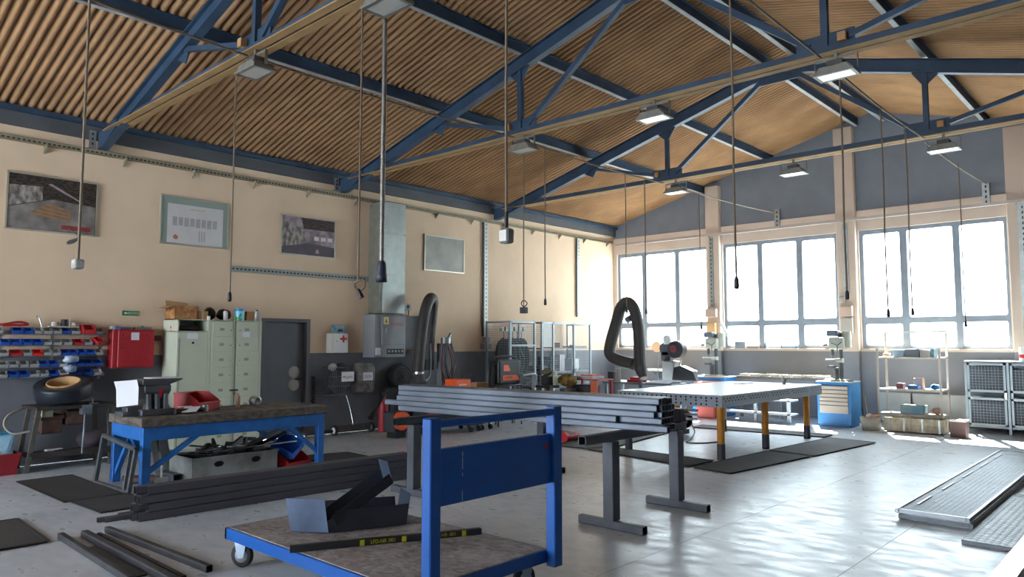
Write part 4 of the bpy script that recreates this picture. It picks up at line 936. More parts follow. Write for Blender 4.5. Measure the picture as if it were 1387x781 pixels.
# loose bars
for i, (p, q, w, lab) in enumerate((((4.46, 2.02, .026), (6.1, 1.98, .026), .05, 'loose dark steel bar on the floor, outermost of the loose bars'), ((4.56, 2.17, .03), (6.4, 2.16, .03), .06, 'loose thick dark bar with a plate beside it on the floor'),
                                    ((4.62, 2.26, .018), (6.3, 2.25, .018), .035, 'thin loose dark bar between two thicker bars on the floor'), ((4.52, 2.36, .026), (6.25, 2.45, .026), .05, 'loose dark square bar nearest the floor tube stack'))):
    S(sqtube(MB(), p, q, w, .005), 'steel_bar', steel_dark, lab, 'bar')
S(MB().box(4.95, 6.0, 2.055, 2.125, .0, .012), 'flat_bar', steel_dark, 'wide flat bar lying between the loose dark bars', 'bar')
# tube stack on trestles
TB = .84
ts = mat('trestle_tube_steel', '76808E', .45, .35, hex2='525963', scale=5, stretch=(.25, 1, 1))
p0 = Vector((4.60, 5.42)); p1 = Vector((8.12, 5.62)); dr = (p1-p0).normalized(); ang = math.atan2(dr.y, dr.x); nrm = Vector((-dr.y, dr.x))
W6 = .058; mes = {}
for r in range(5):
    for c in range(5):
        ln, off = 3.40, 0.0
        if c == 0: ln, off = ((3.46, .02), (3.18, -.22), (3.36, .0), (3.36, .02), (3.38, .02))[r]
        elif r == 4: off = (0, .0, -.02, .02, -.05)[c]
        if ln not in mes: mes[ln] = tube_proto(W6, ln, ts, 'square_tube')
        o = bpy.data.objects.new('square_tube', mes[ln]); COL.objects.link(o)
        q = p0 + nrm*(W6/2+c*(W6+.0015)) + dr*(off+random.uniform(-.008, .008))
        o.location = (q.x, q.y, TB+W6/2+r*(W6+.001)); o.rotation_euler = (0, 0, ang)
        tag(o, 'grey square tube in the trestle stack, %s layer, %s from the trolley side' % (('bottom', 'second', 'middle', 'fourth', 'top')[r], ('first', 'second', 'third', 'fourth', 'fifth')[c]), 'tube', 'tubes stacked on the trestles')
tre = mat('trestle_steel', '575C64', .5, .35, var=.25, scale=6)
def trestle(x, ya, yb, yc, label, dark=tre):
    t = T('trestle', label, 'trestle', (x, (ya+yb)/2, 0))
    P(sqtube(MB(), (x, yc, TB-.042), (x, yb+.14, TB-.042), .08, .006), 'cross_beam', dark, t)
    for y in (ya, yb):
        P(MB().box(x-.055, x+.055, y-.055, y+.055, .075, TB-.083), 'post', dark, t, bev=.006)
        P(sqtube(MB(), (x-.34, y, .038), (x+.34, y, .038), .074, .006), 'foot', dark, t)
    return t
trestle(7.64, 5.40, 6.52, 4.98, 'grey steel trestle with T-shaped feet under the clamp end of the tube stack')
t2 = trestle(5.28, 5.12, 7.25, 4.86, 'grey steel trestle behind the trolley panel under the tube stack')
t = T('bar_clamp', 'dark screw clamp gripping the end of the trestle beam', 'clamp', (7.64, 6.5, TB+.001))
P(MB().box(7.58, 7.70, 6.50, 6.62, TB+.001, TB+.13), 'clamp_body', castg, t, bev=.01)
for z in (.03, .075, .115): P(MB().cyl((7.70, 6.58, TB+z), (7.84, 6.58+z*.3, TB+z), .012, n=8), 'screw', chrome, t)

# ================================================================== PLATFORM TROLLEY
t = T('platform_trolley', 'blue platform trolley with plywood deck and tall blue end panel', 'trolley', (7.26, 3.15, 0))
TX0, TX1, TY0, TY1, TZ = 6.20, 8.30, 2.58, 3.75, .285
P(MB().box(TX0+.03, TX1-.01, TY0+.02, TY1-.02, TZ-.018, TZ), 'deck', ply, t, bev=.004)
m = MB().box(TX0, TX1, TY0, TY0+.03, TZ-.085, TZ-.004).box(TX0, TX1, TY1-.03, TY1, TZ-.085, TZ-.004).box(TX0, TX0+.03, TY0, TY1, TZ-.085, TZ-.004).box(TX1-.03, TX1, TY0, TY1, TZ-.085, TZ-.004)
m.box(TX0+.03, TX1-.03, 3.12, 3.20, TZ-.08, TZ-.02)
P(m, 'deck_frame', trolley_blue, t, bev=.004)
PT = 1.205
for (y0, y1) in ((2.66, 2.74), (3.72, 3.80)):
    P(MB().box(8.30, 8.375, y0, y1, .18, PT), 'post', trolley_blue, t, bev=.006)
P(MB().box(8.33, 8.372, 2.74, 3.72, PT-.055, PT-.012).box(8.31, 8.33, 2.74, 3.72, PT-.06, PT-.03), 'push_bar', trolley_blue, t, bev=.01)
pn = P(MB().box(8.335, 8.345, 2.74, 3.72, .715, 1.028).box(8.31, 8.34, 2.74, 3.72, 1.005, 1.03), 'end_panel', trolley_blue, t, bev=.003)
P(MB().lathe((8.3453, 3.68, .955), [(0, .001), (.022, .0008)], 16, basis((0,1,0), (0,0,1))), 'red_spot', mat('spot_red', '8A2A38', .5), pn)
m = MB()
for (z0, z1) in ((.97, 1.0), (.90, .965), (.86, .88), (.72, .78)): m.box(8.3452, 8.3456, 2.925-.004*(1-z0), 2.931-.004*(1-z0), z0, z1)
P(m, 'scratch', mat('scratch_pale', '9FB0CC', .6), pn)
def castor(x, y, turn):
    m = MB(); cx = Vector((x, y, 0)); R = rz(turn)
    w = P(MB().lathe(cx+Vector((0, 0, .085)), [(.045, -.02), (.075, -.022), (.085, -.012), (.085, .012), (.075, .022), (.045, .02)], 22, R @ basis((0,0,1), (1,0,0))), 'castor_wheel', rubber, t)
    P(MB().lathe(cx+Vector((0, 0, .085)), [(0, .021), (.05, .021), (.05, -.021), (0, -.021)], 18, R @ basis((0,0,1), (1,0,0))), 'hub', mat('hub_grey', 'A9AEB2', .4, .5), w)
    f = MB()
    for s in (-1, 1):
        q = [Vector((-.05, s*.03, .20)), Vector((.05, s*.03, .20)), Vector((.03, s*.03, .075)), Vector((-.02, s*.03, .065))]
        f.prism([cx + R @ p for p in q], R @ Vector((0, .004*s, 0)))
    f.prism([cx + R @ Vector(p) for p in ((-.055, -.045, .196), (.055, -.045, .196), (.055, .045, .196), (-.055, .045, .196))], (0, 0, .006))
    P(f, 'castor_fork', mat('fork_zinc', '9FAEC0', .4, .5, var=.2, scale=9), w)
castor(6.30, 2.67, .5); castor(6.32, 3.62, .2); castor(8.16, 3.66, 1.4); castor(8.16, 2.70, 1.4)
# sheet metal pieces on the trolley
shm = mat('sheet_steel_lit', '5A6A84', .38, .5, hex2='414C60', scale=3)  # lighter tone of one sheet steel, painted on faces turned to the daylight
shd = mat('sheet_steel_shaded', '43464E', .45, .5, var=.2, scale=5)  # same sheet toned darker, shade of turned-away and inner faces painted in
Z = TZ
def plate(mb, pts, th=.004): mb.sheet(pts, th)
t = T('sheet_metal_pan', 'folded sheet steel pan with flared sides lying on the trolley', 'sheet metal part', (6.9, 3.2, Z))
A, B, C, D, E5 = (6.70, 2.82), (6.93, 2.98), (7.14, 3.50), (6.90, 3.60), (6.62, 3.10)
zz = Z+.008
P(MB().prism([(*A, zz), (*B, zz), (*C, zz), (*D, zz), (*E5, zz)], (0, 0, .004)), 'base', shd, t)
P(MB().sheet([(A[0], A[1], zz), (B[0], B[1], zz), (B[0]-.028, B[1]-.020, zz+.23), (A[0]-.035, A[1]-.025, zz+.23)], .004), 'end_flange', shm, t)
P(MB().sheet([(B[0]+.005, B[1]+.01, zz), (C[0], C[1], zz), (C[0]+.02, C[1]+.01, zz+.15), (B[0]+.03, B[1]+.035, zz+.15)], .004), 'side_flange', shd, t)
P(MB().sheet([(D[0], D[1], zz), (E5[0], E5[1], zz), (E5[0]-.03, E5[1]+.01, zz+.15), (D[0]-.03, D[1]+.01, zz+.15)], .004), 'back_flange', shd, t)
P(MB().sheet([(C[0], C[1], zz), (D[0], D[1], zz), (D[0]+.01, D[1]+.03, zz+.22), (C[0]+.01, C[1]+.03, zz+.22)], .004), 'end_flange', shm, t)
t = T('perforated_channel', 'sheet steel channel with a row of oval holes tilted up inside the pan', 'sheet metal part', (6.95, 3.3, Z))
ax = Vector((.10, .42, .25)); ax = ax.normalized(); o0 = Vector((6.88, 3.04, Z+.055)); ln = .50
sd2 = Vector((.97, -.23, 0)); sd2 = (sd2-ax*sd2.dot(ax)).normalized(); upv = sd2.cross(ax)
if upv.z < 0: upv = -upv
Mx = Matrix((ax, sd2, upv)).transposed()
m = MB(); wch = .17
for k in range(4):      # base strip with oval holes
    x0 = k*ln/4; x1 = (k+1)*ln/4; q = MB(); holed(q, 0, -wch/2, wch/2, x0, x1, 0, (x0+x1)/2, .05, .05, .004)
    q.v = [Vector((v.z, v.y, v.x)) for v in q.v]; m.add([o0 + Mx @ v for v in q.v], [tuple(f) for f in q.f])
P(m, 'perforated_base', shm, t)
for s in (-1, 1):
    P(MB().sheet([o0+Mx @ Vector(p) for p in ((0, s*wch/2, 0), (ln, s*wch/2, 0), (ln, s*(wch/2+.015), .085), (0, s*(wch/2+.015), .085))], .004), 'side_flange', shd, t)
P(MB().sheet([o0+Mx @ Vector(p) for p in ((ln, -wch/2, 0), (ln, wch/2, 0), (ln+.04, wch/2, .16), (ln+.04, -wch/2, .16))], .004), 'end_flange', shm, t)
t = T('marked_bar', 'black flat bar with two yellow lettered tape marks lying across the trolley', 'bar', (7.4, 3.1, Z))
q0 = Vector((7.14, 2.55, Z+.0)); q1 = Vector((7.72, 3.70, Z+.0)); bd = (q1-q0).normalized(); nx = Vector((bd.y, -bd.x, 0))
Mb = Matrix((bd, -nx, Vector((0,0,1)))).transposed(); bl = (q1-q0).length; hb = .042
P(MB().obox((q0+q1)/2+Vector((0,0,hb/2+.001)), (bl, .04, hb), Mb), 'bar_body', mat('bar_black', '2E3032', .5, .3, var=.2, scale=8), t, bev=.003)
Rt = Matrix((bd, Vector((0,0,1)), nx)).transposed()
ytape = mat('tape_yellow', 'B5B41C', .5, var=.2, scale=20)
for s0 in (.60, 1.02):
    c = q0+bd*(s0*bl/1.29)
    P(MB().obox(c+nx*.0206+Vector((0,0,hb/2+.001)), (.30, .001, hb*.96), Mb), 'tape', mat('tape_black', '1C1D1A', .4), t)
    text('LFD-NR :001', .034, ytape, t, c+nx*.0214+Vector((0,0,hb/2+.001)), Rt, ext=.0003, sx=.92)
    for e in (-.14, .14): P(MB().obox(c+bd*e+nx*.0212+Vector((0,0,hb/2+.001)), (.03, .0012, hb*.9), Mb), 'tape_end', ytape, t)
# ================================================================== SUCTION ARMS
hose_m = mat('black_hose', '3A3634', .65, var=.25, scale=6)
t = T('suction_arm', 'black bent suction arm beside the control cabinet', 'suction arm', (.8, 9.1, .86))
P(MB().tube([(.45, 9.50, 1.30), (.46, 9.50, 1.7), (.5, 9.52, 2.15), (.58, 9.48, 2.42), (.68, 9.35, 2.50), (.76, 9.20, 2.42), (.82, 9.05, 2.15), (.86, 8.93, 1.6), (.88, 8.87, 1.08)], .105, 14, 5), 'hose', hose_m, t)
P(MB().cyl((.88, 8.87, 1.10), (.88, 8.87, 1.06), .112, n=16), 'hose_clamp', chrome, t)
P(MB().cyl((.88, 8.87, 1.06), (.9, 8.90, .90), .10, .09, n=14).lathe((.9, 8.92, .74), [(.23, 0), (.20, .04), (.12, .14), (.09, .18)], 16), 'hood', mat('hood_dark', '3E3A3A', .6, var=.2, scale=5), t)
P(MB().tube([(.80, 9.22, 1.62), (.78, 9.25, 1.3), (.82, 9.2, 1.02), (.9, 9.02, .92)], .018, 7, 3), 'support_rod', steel_mid, t)
P(MB().box(.3, .5, 9.38, 9.6, 1.1, 1.32), 'wall_joint', black, t, bev=.01)
t = T('suction_arm', 'black looped suction arm in front of the corner window', 'suction arm', (2.7, 13.2, 0))
pth = [(x, 13.2, z) for x, z in ((2.98, 1.0), (2.93, 1.2), (2.92, 1.54), (2.89, 2.0), (2.79, 2.36), (2.62, 2.50), (2.46, 2.38), (2.36, 2.12), (2.17, 1.57), (2.19, 1.36), (2.40, 1.26), (2.77, 1.18))]
P(MB().tube(pth, .125, 14, 5), 'hose', hose_m, t)
P(MB().cyl((2.95, 13.2, 1.10), (3.04, 13.16, .90), .14, .09, n=14), 'hood', mat('hood_dark', '3E3A3A'), t)
P(MB().cyl((2.62, 13.2, 2.12), (2.72, 13.18, 2.16), .07, n=12), 'joint', steel_mid, t)
P(MB().cyl((2.9, 13.25, 1.15), (2.9, 13.25, .0), .04, n=10), 'stand', steel_dark, t)
# torch hose bundle on a stand
t = T('hose_stand', 'grey post with coiled torch hoses hung over it', 'hose stand', (.5, 9.86, 0))
P(MB().box(.42, .58, 9.72, 9.98, 0, 1.62), 'post', mat('post_grey', '8C9298', .5, .3, var=.12, scale=5), t, bev=.01)
P(MB().cyl((.60, 9.80, 1.62), (.60, 9.80, 1.74), .10, n=12).cyl((.60, 9.86, 1.72), (.62, 9.92, 1.82), .03, n=8), 'hook', galv, t)
for k in range(6):
    rr = random.Random(k); dy = rr.uniform(-.05, .08); lo = rr.uniform(.55, .95)
    P(MB().tube([(.62, 9.76+dy, 1.66), (.64, 9.70+dy, 1.3), (.66, 9.70+dy*1.4, lo+.2), (.67, 9.82+dy, lo), (.66, 9.95+dy, lo+.25), (.64, 9.96+dy, 1.3), (.62, 9.84+dy, 1.68)], .013, 6, 3), 'hose', (cable_k, mat('hose_red', '7A2C30', .6), mat('hose_grey', '6C7076', .6))[k % 3], t)
# black hood/drum by the wall behind the extinguisher
t = T('fan_drum', 'black fan drum with a wire guard against the wall under the control cabinet', 'fan', (.3, 9.0, .55))
P(MB().cyl((.02, 9.02, .98), (.22, 9.02, .98), .22, n=22), 'drum', mat('fan_black', '2A2A2D', .6, var=.2, scale=6), t)
m = MB()
for r in (.06, .10, .14, .18): m.lathe((.23, 9.02, .98), [(r, -.003), (r+.004, .003)], 20, basis((0,1,0), (0,0,1)))
P(m, 'guard', greyp, t)
P(MB().box(.05, .25, 8.62, 9.4, .50, .78), 'housing', mat('fan_black', '2A2A2D'), t, bev=.03, seg=2)
P(MB().box(.1, .2, 8.7, 8.76, 0, .5).box(.1, .2, 9.25, 9.31, 0, .5), 'bracket_leg', black, t)

# ================================================================== WELDING SETS
def castors(t, pts, r=.05):
    for x, y in pts:
        w = P(MB().cyl((x, y-.015, r), (x, y+.015, r), r, n=12), 'castor', rubber, t)
        P(MB().box(x-.02, x+.02, y-.02, y+.02, 2*r, 2*r+.05), 'castor_fork', chrome, w)
t = T('welding_machine', 'orange welding machine cabinet with dark grey front standing on castors', 'welding machine', (1.4, 9.4, 0))
P(MB().box(1.42, 1.72, 9.04, 9.42, .42, .97), 'upper_case', orange, t, bev=.012)
P(MB().box(1.18, 1.72, 8.86, 9.44, .22, .42), 'lower_case', orange, t, bev=.012)
P(MB().box(1.12, 1.76, 9.36, 9.72, .12, .36), 'front_case', mat('case_dark', '3C3E42', .5), t, bev=.02)
P(MB().box(1.721, 1.724, 9.12, 9.30, .86, .885), 'name_plate', mat('pale_orange', 'F0B898', .5), t)
P(MB().cyl((1.72, 9.34, .66), (1.735, 9.34, .66), .035, n=12), 'knob', red, t)
castors(t, ((1.68, 9.46), (1.68, 9.68), (1.2, 9.0), (1.2, 9.66)))
P(MB().bar((1.74, 9.12, .40), (1.74, 9.40, .2), .02, .02).bar((1.74, 9.44, .40), (1.74, 9.40, .14), .02, .02), 'trolley_bar', black, t)
t = T('wire_drum', 'orange disc cover of a wire feeder drum under the tube stack', 'wire drum', (1.5, 8.10, 0))
P(MB().cyl((1.42, 8.02, .30), (1.50, 8.02, .30), .16, n=22), 'disc', orange, t)
P(MB().box(1.1, 1.42, 7.9, 8.2, .1, .44), 'drum_case', mat('case_dark', '3C3E42'), t, bev=.03, seg=2)
P(MB().box(1.15, 1.4, 7.95, 8.15, 0, .1), 'foot', black, t)
t = T('welding_machine', 'dark red and grey welding set standing on castors under the tube stack', 'welding machine', (1.5, 10.0, 0))
P(MB().box(1.26, 1.66, 9.75, 9.90, .12, .42), 'red_case', redp, t, bev=.03, seg=2)
P(MB().box(1.26, 1.64, 9.905, 10.08, .14, .42), 'grey_case', mat('case_dark', '3C3E42'), t, bev=.02)
castors(t, ((1.62, 9.80), (1.62, 10.03), (1.3, 9.80), (1.3, 10.03)))
t = T('wheel_pair', 'pair of dark trolley wheels on an axle under the tube stack', 'wheels', (1.45, 8.6, 0))
P(MB().cyl((1.5, 8.50, .16), (1.5, 8.56, .16), .16, n=18), 'wheel', rubber, t)
P(MB().cyl((1.5, 8.50, .16), (1.1, 8.50, .16), .015, n=8), 'axle', steel_mid, t)
P(MB().cyl((1.05, 8.50, .16), (1.1, 8.56, .16), .16, n=18), 'wheel', rubber, t)
t = T('side_table', 'low grey table carrying cardboard boxes behind the tube stack', 'table', (1.1, 10.3, 0))
P(MB().box(.75, 1.2, 10.0, 10.70, .70, .73), 'table_top', steel_mid, t)
for x in (.78, 1.15):
    for y in (10.03, 10.64): P(MB().box(x, x+.03, y, y+.03, 0, .70), 'leg', steel_mid, t)
S(MB().box(.90, 1.18, 10.10, 10.38, .731, .85), 'cardboard_box', card, 'brown cardboard box on the side table beside the orange machine', 'box', bev=.003)
S(MB().box(.90, 1.18, 10.42, 10.68, .731, .84), 'cardboard_box', mat('pale_card', 'CDAE84', .85, var=.1, scale=5), 'paler cardboard box with flat lid next to the brown one', 'box', bev=.003)
S(MB().tube([(.82, 10.04, .731), (.82, 10.04, 1.02), (.82, 10.32, 1.02), (.82, 10.32, .731)], .01, 6, 0), 'wire_stand', steel_dark, 'thin bent wire stand behind the cardboard boxes', 'stand')
# black inverter welder on a rack trolley
t = T('inverter_welder', 'black inverter welder with two orange stripes on a tube trolley', 'welding machine', (1.6, 10.6, 0))
P(MB().box(1.30, 1.60, 10.29, 10.92, .82, 1.30), 'case', black, t, bev=.04, seg=2)
os = P(MB().prism([(1.601, 10.42, 1.08), (1.601, 10.62, 1.08), (1.601, 10.55, 1.20), (1.601, 10.42, 1.20)], (.002, 0, 0)), 'orange_mark', orange, t)
P(MB().prism([(1.601, 10.40, .90), (1.601, 10.88, .90), (1.601, 10.80, 1.00), (1.601, 10.40, 1.00)], (.002, 0, 0)), 'orange_stripe', orange, t)
text('KEMPPI', .07, black, t, (1.6045, 10.56, .95), RX)
P(MB().tube([(1.45, 10.30, 1.28), (1.45, 10.36, 1.36), (1.45, 10.84, 1.36), (1.45, 10.90, 1.28)], .02, 8, 3), 'handle', black, t)
m = MB()
for y in (10.27, 10.94): m.tube([(1.35, y, .02), (1.35, y, 1.25)], .016, 7, 0).tube([(1.6, y, .02), (1.6, y, .8)], .016, 7, 0)
m.tube([(1.35, 10.27, .8), (1.6, 10.27, .8), (1.6, 10.94, .8), (1.35, 10.94, .8)], .016, 7, 0).tube([(1.6, 10.40, .75), (1.6, 10.27, .35)], .014, 7, 0)
P(m, 'trolley_frame', steel_dark, t)
P(MB().cyl((1.4, 10.50, .1), (1.4, 10.50, .72), .09, n=14), 'gas_bottle', mat('bottle_ochre', 'A98A58', .5, var=.2, scale=6), t)
for k in range(3): P(MB().tube([(1.5, 10.22+.03*k, 1.2), (1.52, 10.16+.03*k, .9), (1.5, 10.17+.03*k, .6), (1.5, 10.22+.02*k, .5)], .02, 7, 4), 'hose', cable_k, t)
t = T('tube_rack_trolley', 'bright tubular rack trolley beside the black inverter welder', 'rack trolley', (1.5, 11.2, 0))
m = MB().tube([(1.6, 10.98, .98), (1.6, 11.35, 1.0), (1.55, 11.44, .9), (1.52, 11.50, .70)], .022, 8, 4).tube([(1.3, 11.0, 1.0), (1.6, 11.0, 1.0)], .02, 8, 0).tube([(1.35, 11.0, 0.02), (1.35, 11.0, 1.1)], .018, 8, 0).tube([(1.6, 11.28, .02), (1.6, 11.28, .98)], .02, 8, 0).tube([(1.6, 11.28, .3), (1.6, 11.48, .3), (1.6, 11.48, .02)], .018, 8, 0).tube([(1.35, 11.0, .6), (1.6, 11.28, .9)], .014, 8, 0)
P(m, 'tube_frame', mat('rack_tube', '9EA6AC', .4, .5), t)
P(MB().tube([(1.55, 10.98, .75), (1.6, 11.2, .72), (1.6, 11.27, .6), (1.6, 11.27, .3)], .022, 8, 4), 'black_hose', cable_k, t)

# ================================================================== WIRE CAGES
gpost = mat('cage_post', '9AA4AA', .45, .3, var=.08, scale=6)
wire_m = mat('cage_wire', '9DA6AA', .5, .4)
def mesh_panel(par, a, b, z0, z1, pitch=.05, wr=.0035, name='wire_panel'):
    a = Vector(a); b = Vector(b); m = MB(); ln = (b-a).length; d = (b-a)/ln
    for i in range(1, int(ln/pitch)): q = a+d*i*pitch; m.bar((q.x, q.y, z0), (q.x, q.y, z1), wr)
    for i in range(1, int((z1-z0)/pitch)): z = z0+i*pitch; m.bar((a.x, a.y, z), (b.x, b.y, z), wr)
    return P(m, name, wire_m, par, stuff=True)
def cage(label, y0, y1, posts, x0=.08, x1=.82, h=2.11):
    t = T('wire_cage', label, 'wire cage', ((x0+x1)/2, (y0+y1)/2, 0))
    w = .045
    for y in posts:
        P(MB().box(x1-w, x1, y-w/2, y+w/2, 0, h), 'post', gpost, t)
    for y in (y0, y1): P(MB().box(x0, x0+w, y-w/2, y+w/2, 0, h), 'rear_post', gpost, t)
    for z in (h-.045, .1):
        P(MB().box(x1-w, x1, y0, y1, z, z+.04), 'front_rail', gpost, t)
        for y in (y0, y1): P(MB().box(x0, x1, y-.02, y+.02, z, z+.04), 'side_rail', gpost, t)
    for i in range(len(posts)-1): mesh_panel(t, (x1-.02, posts[i], 0), (x1-.02, posts[i+1], 0), .14, h-.05)
    mesh_panel(t, (x0, y0, 0), (x1, y0, 0), .14, h-.05)
    return t
c1 = cage('wire mesh cage with dark work jackets hanging inside', 11.47, 12.27, [11.47, 12.27])
P(MB().box(.80, .822, 11.49, 12.25, 1.56, 1.60), 'middle_rail', gpost, c1)
c2 = cage('wire mesh cage with shelves and stacked grey packs inside', 12.52, 14.32, [12.52, 12.91, 13.68, 14.32])
for z, (ya, yb) in ((1.52, (12.55, 14.3)), (.98, (12.9, 14.3)), (.40, (12.9, 14.3))):
    P(MB().box(.12, .76, ya, yb, z-.025, z), 'shelf', gpost, c2)
P(MB().box(.79, .80, 12.54, 12.90, 1.54, 2.06), 'white_board', mat('board_white', 'C9CCC8', .6), c2)
P(MB().box(.822, .86, 13.64, 13.72, .94, 1.02), 'padlock', chrome, c2)
jm = mat('jacket_dark', '2A2D36', .9, var=.35, scale=8)
for i in range(5):
    y = 11.58+i*.145; t = T('work_jacket', ['dark work jacket on the hanger at the open end of the wire cage', 'dark work jacket on the second hanger inside the wire cage', 'dark work jacket with a pale strap hanging mid row in the cage', 'dark work jacket on the fourth hanger inside the wire cage', 'dark work jacket on the hanger next to the shelf cage'][i], 'jacket', (.5, y, 1.0))
    m = lump((.5, y, 1.32), (.25, .062, .40), None, None, None, None, 60+i, 12, 9, .12)
    P(m, 'cloth', jm, t)
    P(MB().tube([(.5, y, 1.68), (.5, y+.01, 1.80), (.5, y, 1.889)], .006, 5, 3), 'hanger', cable_k, t)
    if i == 2: P(MB().bar((.74, y-.03, 1.58), (.76, y+.06, 1.34), .02, .006), 'strap', greyp, t)
t = T('coat_rail', 'grey hook rail across the top of the jacket cage', 'rail', (.5, 11.87, 1.86))
P(MB().box(.46, .54, 11.49, 12.25, 1.89, 1.95), 'rail', galv, t)
for i in range(5): P(MB().box(.54, .56, 11.57+i*.145, 11.59+i*.145, 1.892, 1.98), 'hook', steel_dark, t)
pk = mat('pack_grey', '5E6266', .5, .3, var=.25, scale=6)
for j, (y0, y1) in enumerate(((12.56, 12.88), (12.95, 13.62), (13.72, 14.26))):
    nn = 11 if j else 13
    for i in range(nn):
        z = .16+i*.075 if not j else (.16+i*.075 if i < 3 else .41+(i-3)*.07)
        if j and i >= 10: continue
        S(MB().box(.18, .70, y0+random.uniform(0, .02), y1-random.uniform(0, .02), z, z+.062), 'metal_pack', pk, ['narrow grey metal pack under the white board, %s from the floor', 'wide grey metal pack in the middle cage bay, %s from the floor', 'grey metal pack in the cage bay nearest the windows, %s from the floor'][j] % ORD[i], 'metal pack', 'grey packs stacked in the shelf cage', bev=.006)
for i in range(4): S(MB().box(.3, .68, 12.95, 13.28-.02*(i % 2), .985+i*.085, 1.06+i*.085), 'dark_case', mat('dark_case', '54565A', .6, var=.2, scale=6), 'dark flat case in the cage shelf pile, %s from the bottom' % ORD[i], 'case', 'dark cases on the cage shelf', bev=.01)
S(MB().box(.35, .66, 13.32, 13.50, .985, 1.36), 'white_carton', white, 'tall white carton on the middle cage shelf', 'box')
S(MB().box(.3, .62, 13.05, 13.38, 1.522, 1.64), 'brown_box', mat('brown_box', '6E4038', .7, var=.1, scale=5), 'low reddish brown box on the upper cage shelf', 'box')
S(MB().box(.4, .7, 13.74, 14.0, 1.0, 1.26), 'white_carton', mat('carton_pale', 'D0D3D6', .6), 'pale carton on the middle shelf near the windows', 'box')
lump((.5, 14.14, 1.065), (.12, .10, .08), mat('rag_beige', 'A09484', .9, var=.2, scale=8), 'rag_heap', 'beige rag heap on the middle cage shelf', 'rags', 71)
S(MB().box(.4, .72, 13.75, 14.28, 1.522, 1.56).cyl((.6, 13.8, 1.575), (.6, 13.9, 1.575), .02), 'tool_tray', steel_mid, 'flat tray of tools on the upper cage shelf', 'tray')
lump((.55, 13.87, 1.365), (.1, .12, .10), mat('bag_white', 'D4D8DC', .5), 'plastic_bag', 'white plastic bag on the pale carton in the cage', 'bag', 72)

# ================================================================== WELDING TABLE
t = T('welding_table', 'perforated steel welding table on six orange legs with black feet', 'welding table', (5.78, 11.3, 0))
WX0, WX1, WY0, WY1, WT = 4.92, 6.66, 9.46, 13.22, .90
tabm = mat('table_steel', '9AA2AA', .30, .55, var=.08, scale=2)
P(MB().box(WX0, WX1, WY0, WY1, WT-.022, WT), 'table_top', tabm, t, bev=.003)
sk = mat('table_side', '868E98', .45, .4, var=.08, scale=3)
P(MB().box(WX1-.02, WX1-.001, WY0, WY1, WT-.17, WT-.022).box(WX0+.001, WX0+.02, WY0, WY1, WT-.17, WT-.022).box(WX0+.02, WX1-.02, WY0+.001, WY0+.02, WT-.17, WT-.022).box(WX0+.02, WX1-.02, WY1-.02, WY1-.001, WT-.17, WT-.022), 'side_plate', sk, t)
P(MB().box(WX1-.002, WX1+.006, WY0, WY1, WT-.115, WT-.105), 'side_rib', sk, t)
hm = mat('hole_black', '1C1E22', .9); m = MB()
for r, (st, dz) in enumerate(((.08, .045), (.16, .085), (.08, .135))):
    n = int((WX1-WX0-.1)/st)
    for i in range(n+1):
        x = WX0+.06+i*st
        if r == 2 and (i % 5 == 4): continue
        m.cyl((x, WY0-.0012, WT-dz), (x, WY0+.0015, WT-dz), .015, n=8)
P(m, 'front_holes', hm, t, stuff=True)
m = MB(); n = int((WY1-WY0-.1)/.1)
for i in range(n+1):
    y = WY0+.06+i*.1
    if i % 8 == 7: continue
    for dz in (.05, .085): m.cyl((WX1-.0015, y+(.05 if dz > .06 else 0), WT-dz), (WX1+.0012, y+(.05 if dz > .06 else 0), WT-dz), .013, n=8)
P(m, 'side_holes', hm, t, stuff=True)
for x in (5.04, 6.57):
    for y in (9.58, 11.05, 12.72):
        l = P(MB().cyl((x, y, .22), (x, y, WT-.17), .052, n=18), 'leg', leg_orange, t)
        P(MB().cyl((x, y, 0), (x, y, .22), .056, n=18), 'leg_foot', mat('foot_black', '3A3D44', .5), l)
S(MB().box(5.5, 5.62, 12.2, 12.75, WT+.001, WT+.012), 'steel_rule', steel_dark, 'dark steel straightedge lying on the welding table', 'rule')
t = T('marker_cup', 'small white cup standing at the window end of the welding table', 'cup', (6.1, 12.95, WT))
P(MB().lathe((6.1, 12.95, WT+.001), [(0, 0), (.03, 0), (.035, .06), (.045, .075), (.045, .11), (.02, .12), (0, .12)], 14), 'cup', mat('cup_cream', 'DCD6C8', .5), t)
floormat([(6.62, 8.70), (7.18, 8.60), (7.40, 10.65), (6.73, 10.75)], 'black rubber mat at the near end of the welding table')
floormat([(6.72, 10.84), (7.42, 10.74), (7.62, 12.85), (6.86, 12.95)], 'black rubber mat along the window end of the welding table')
floormat([(4.62, 9.08), (6.54, 8.73), (6.56, 9.36), (4.80, 9.50)], 'black rubber mat lying across the near end of the orange legs')
floormat([(3.95, 9.10), (4.58, 9.12), (4.78, 9.62), (4.3, 12.6), (3.6, 12.5)], 'long black rubber mat on the cage side of the welding table')
floormat([(4.34, 12.82), (6.75, 13.0), (6.75, 13.4), (4.3, 13.3)], 'black rubber mat at the sunlit end of the welding table')
t = T('cable_reel', 'red and black cable reel standing beside an orange table leg', 'cable reel', (4.75, 11.6, 0))
c = Vector((4.72, 11.75, .27))
P(MB().cyl(c-Vector((.0, .10, 0)), c-Vector((0, .07, 0)), .15, n=20), 'red_cheek', red, t)
P(MB().cyl(c+Vector((0, .07, 0)), c+Vector((0, .10, 0)), .17, n=20), 'black_cheek', black, t)
P(MB().cyl(c-Vector((0, .07, 0)), c+Vector((0, .07, 0)), .10, n=16), 'cable_winding', mat('winding', '55585C', .7, var=.3, scale=30), t)
P(MB().box(4.62, 4.82, 11.66, 11.84, 0.02, .10), 'foot', black, t)
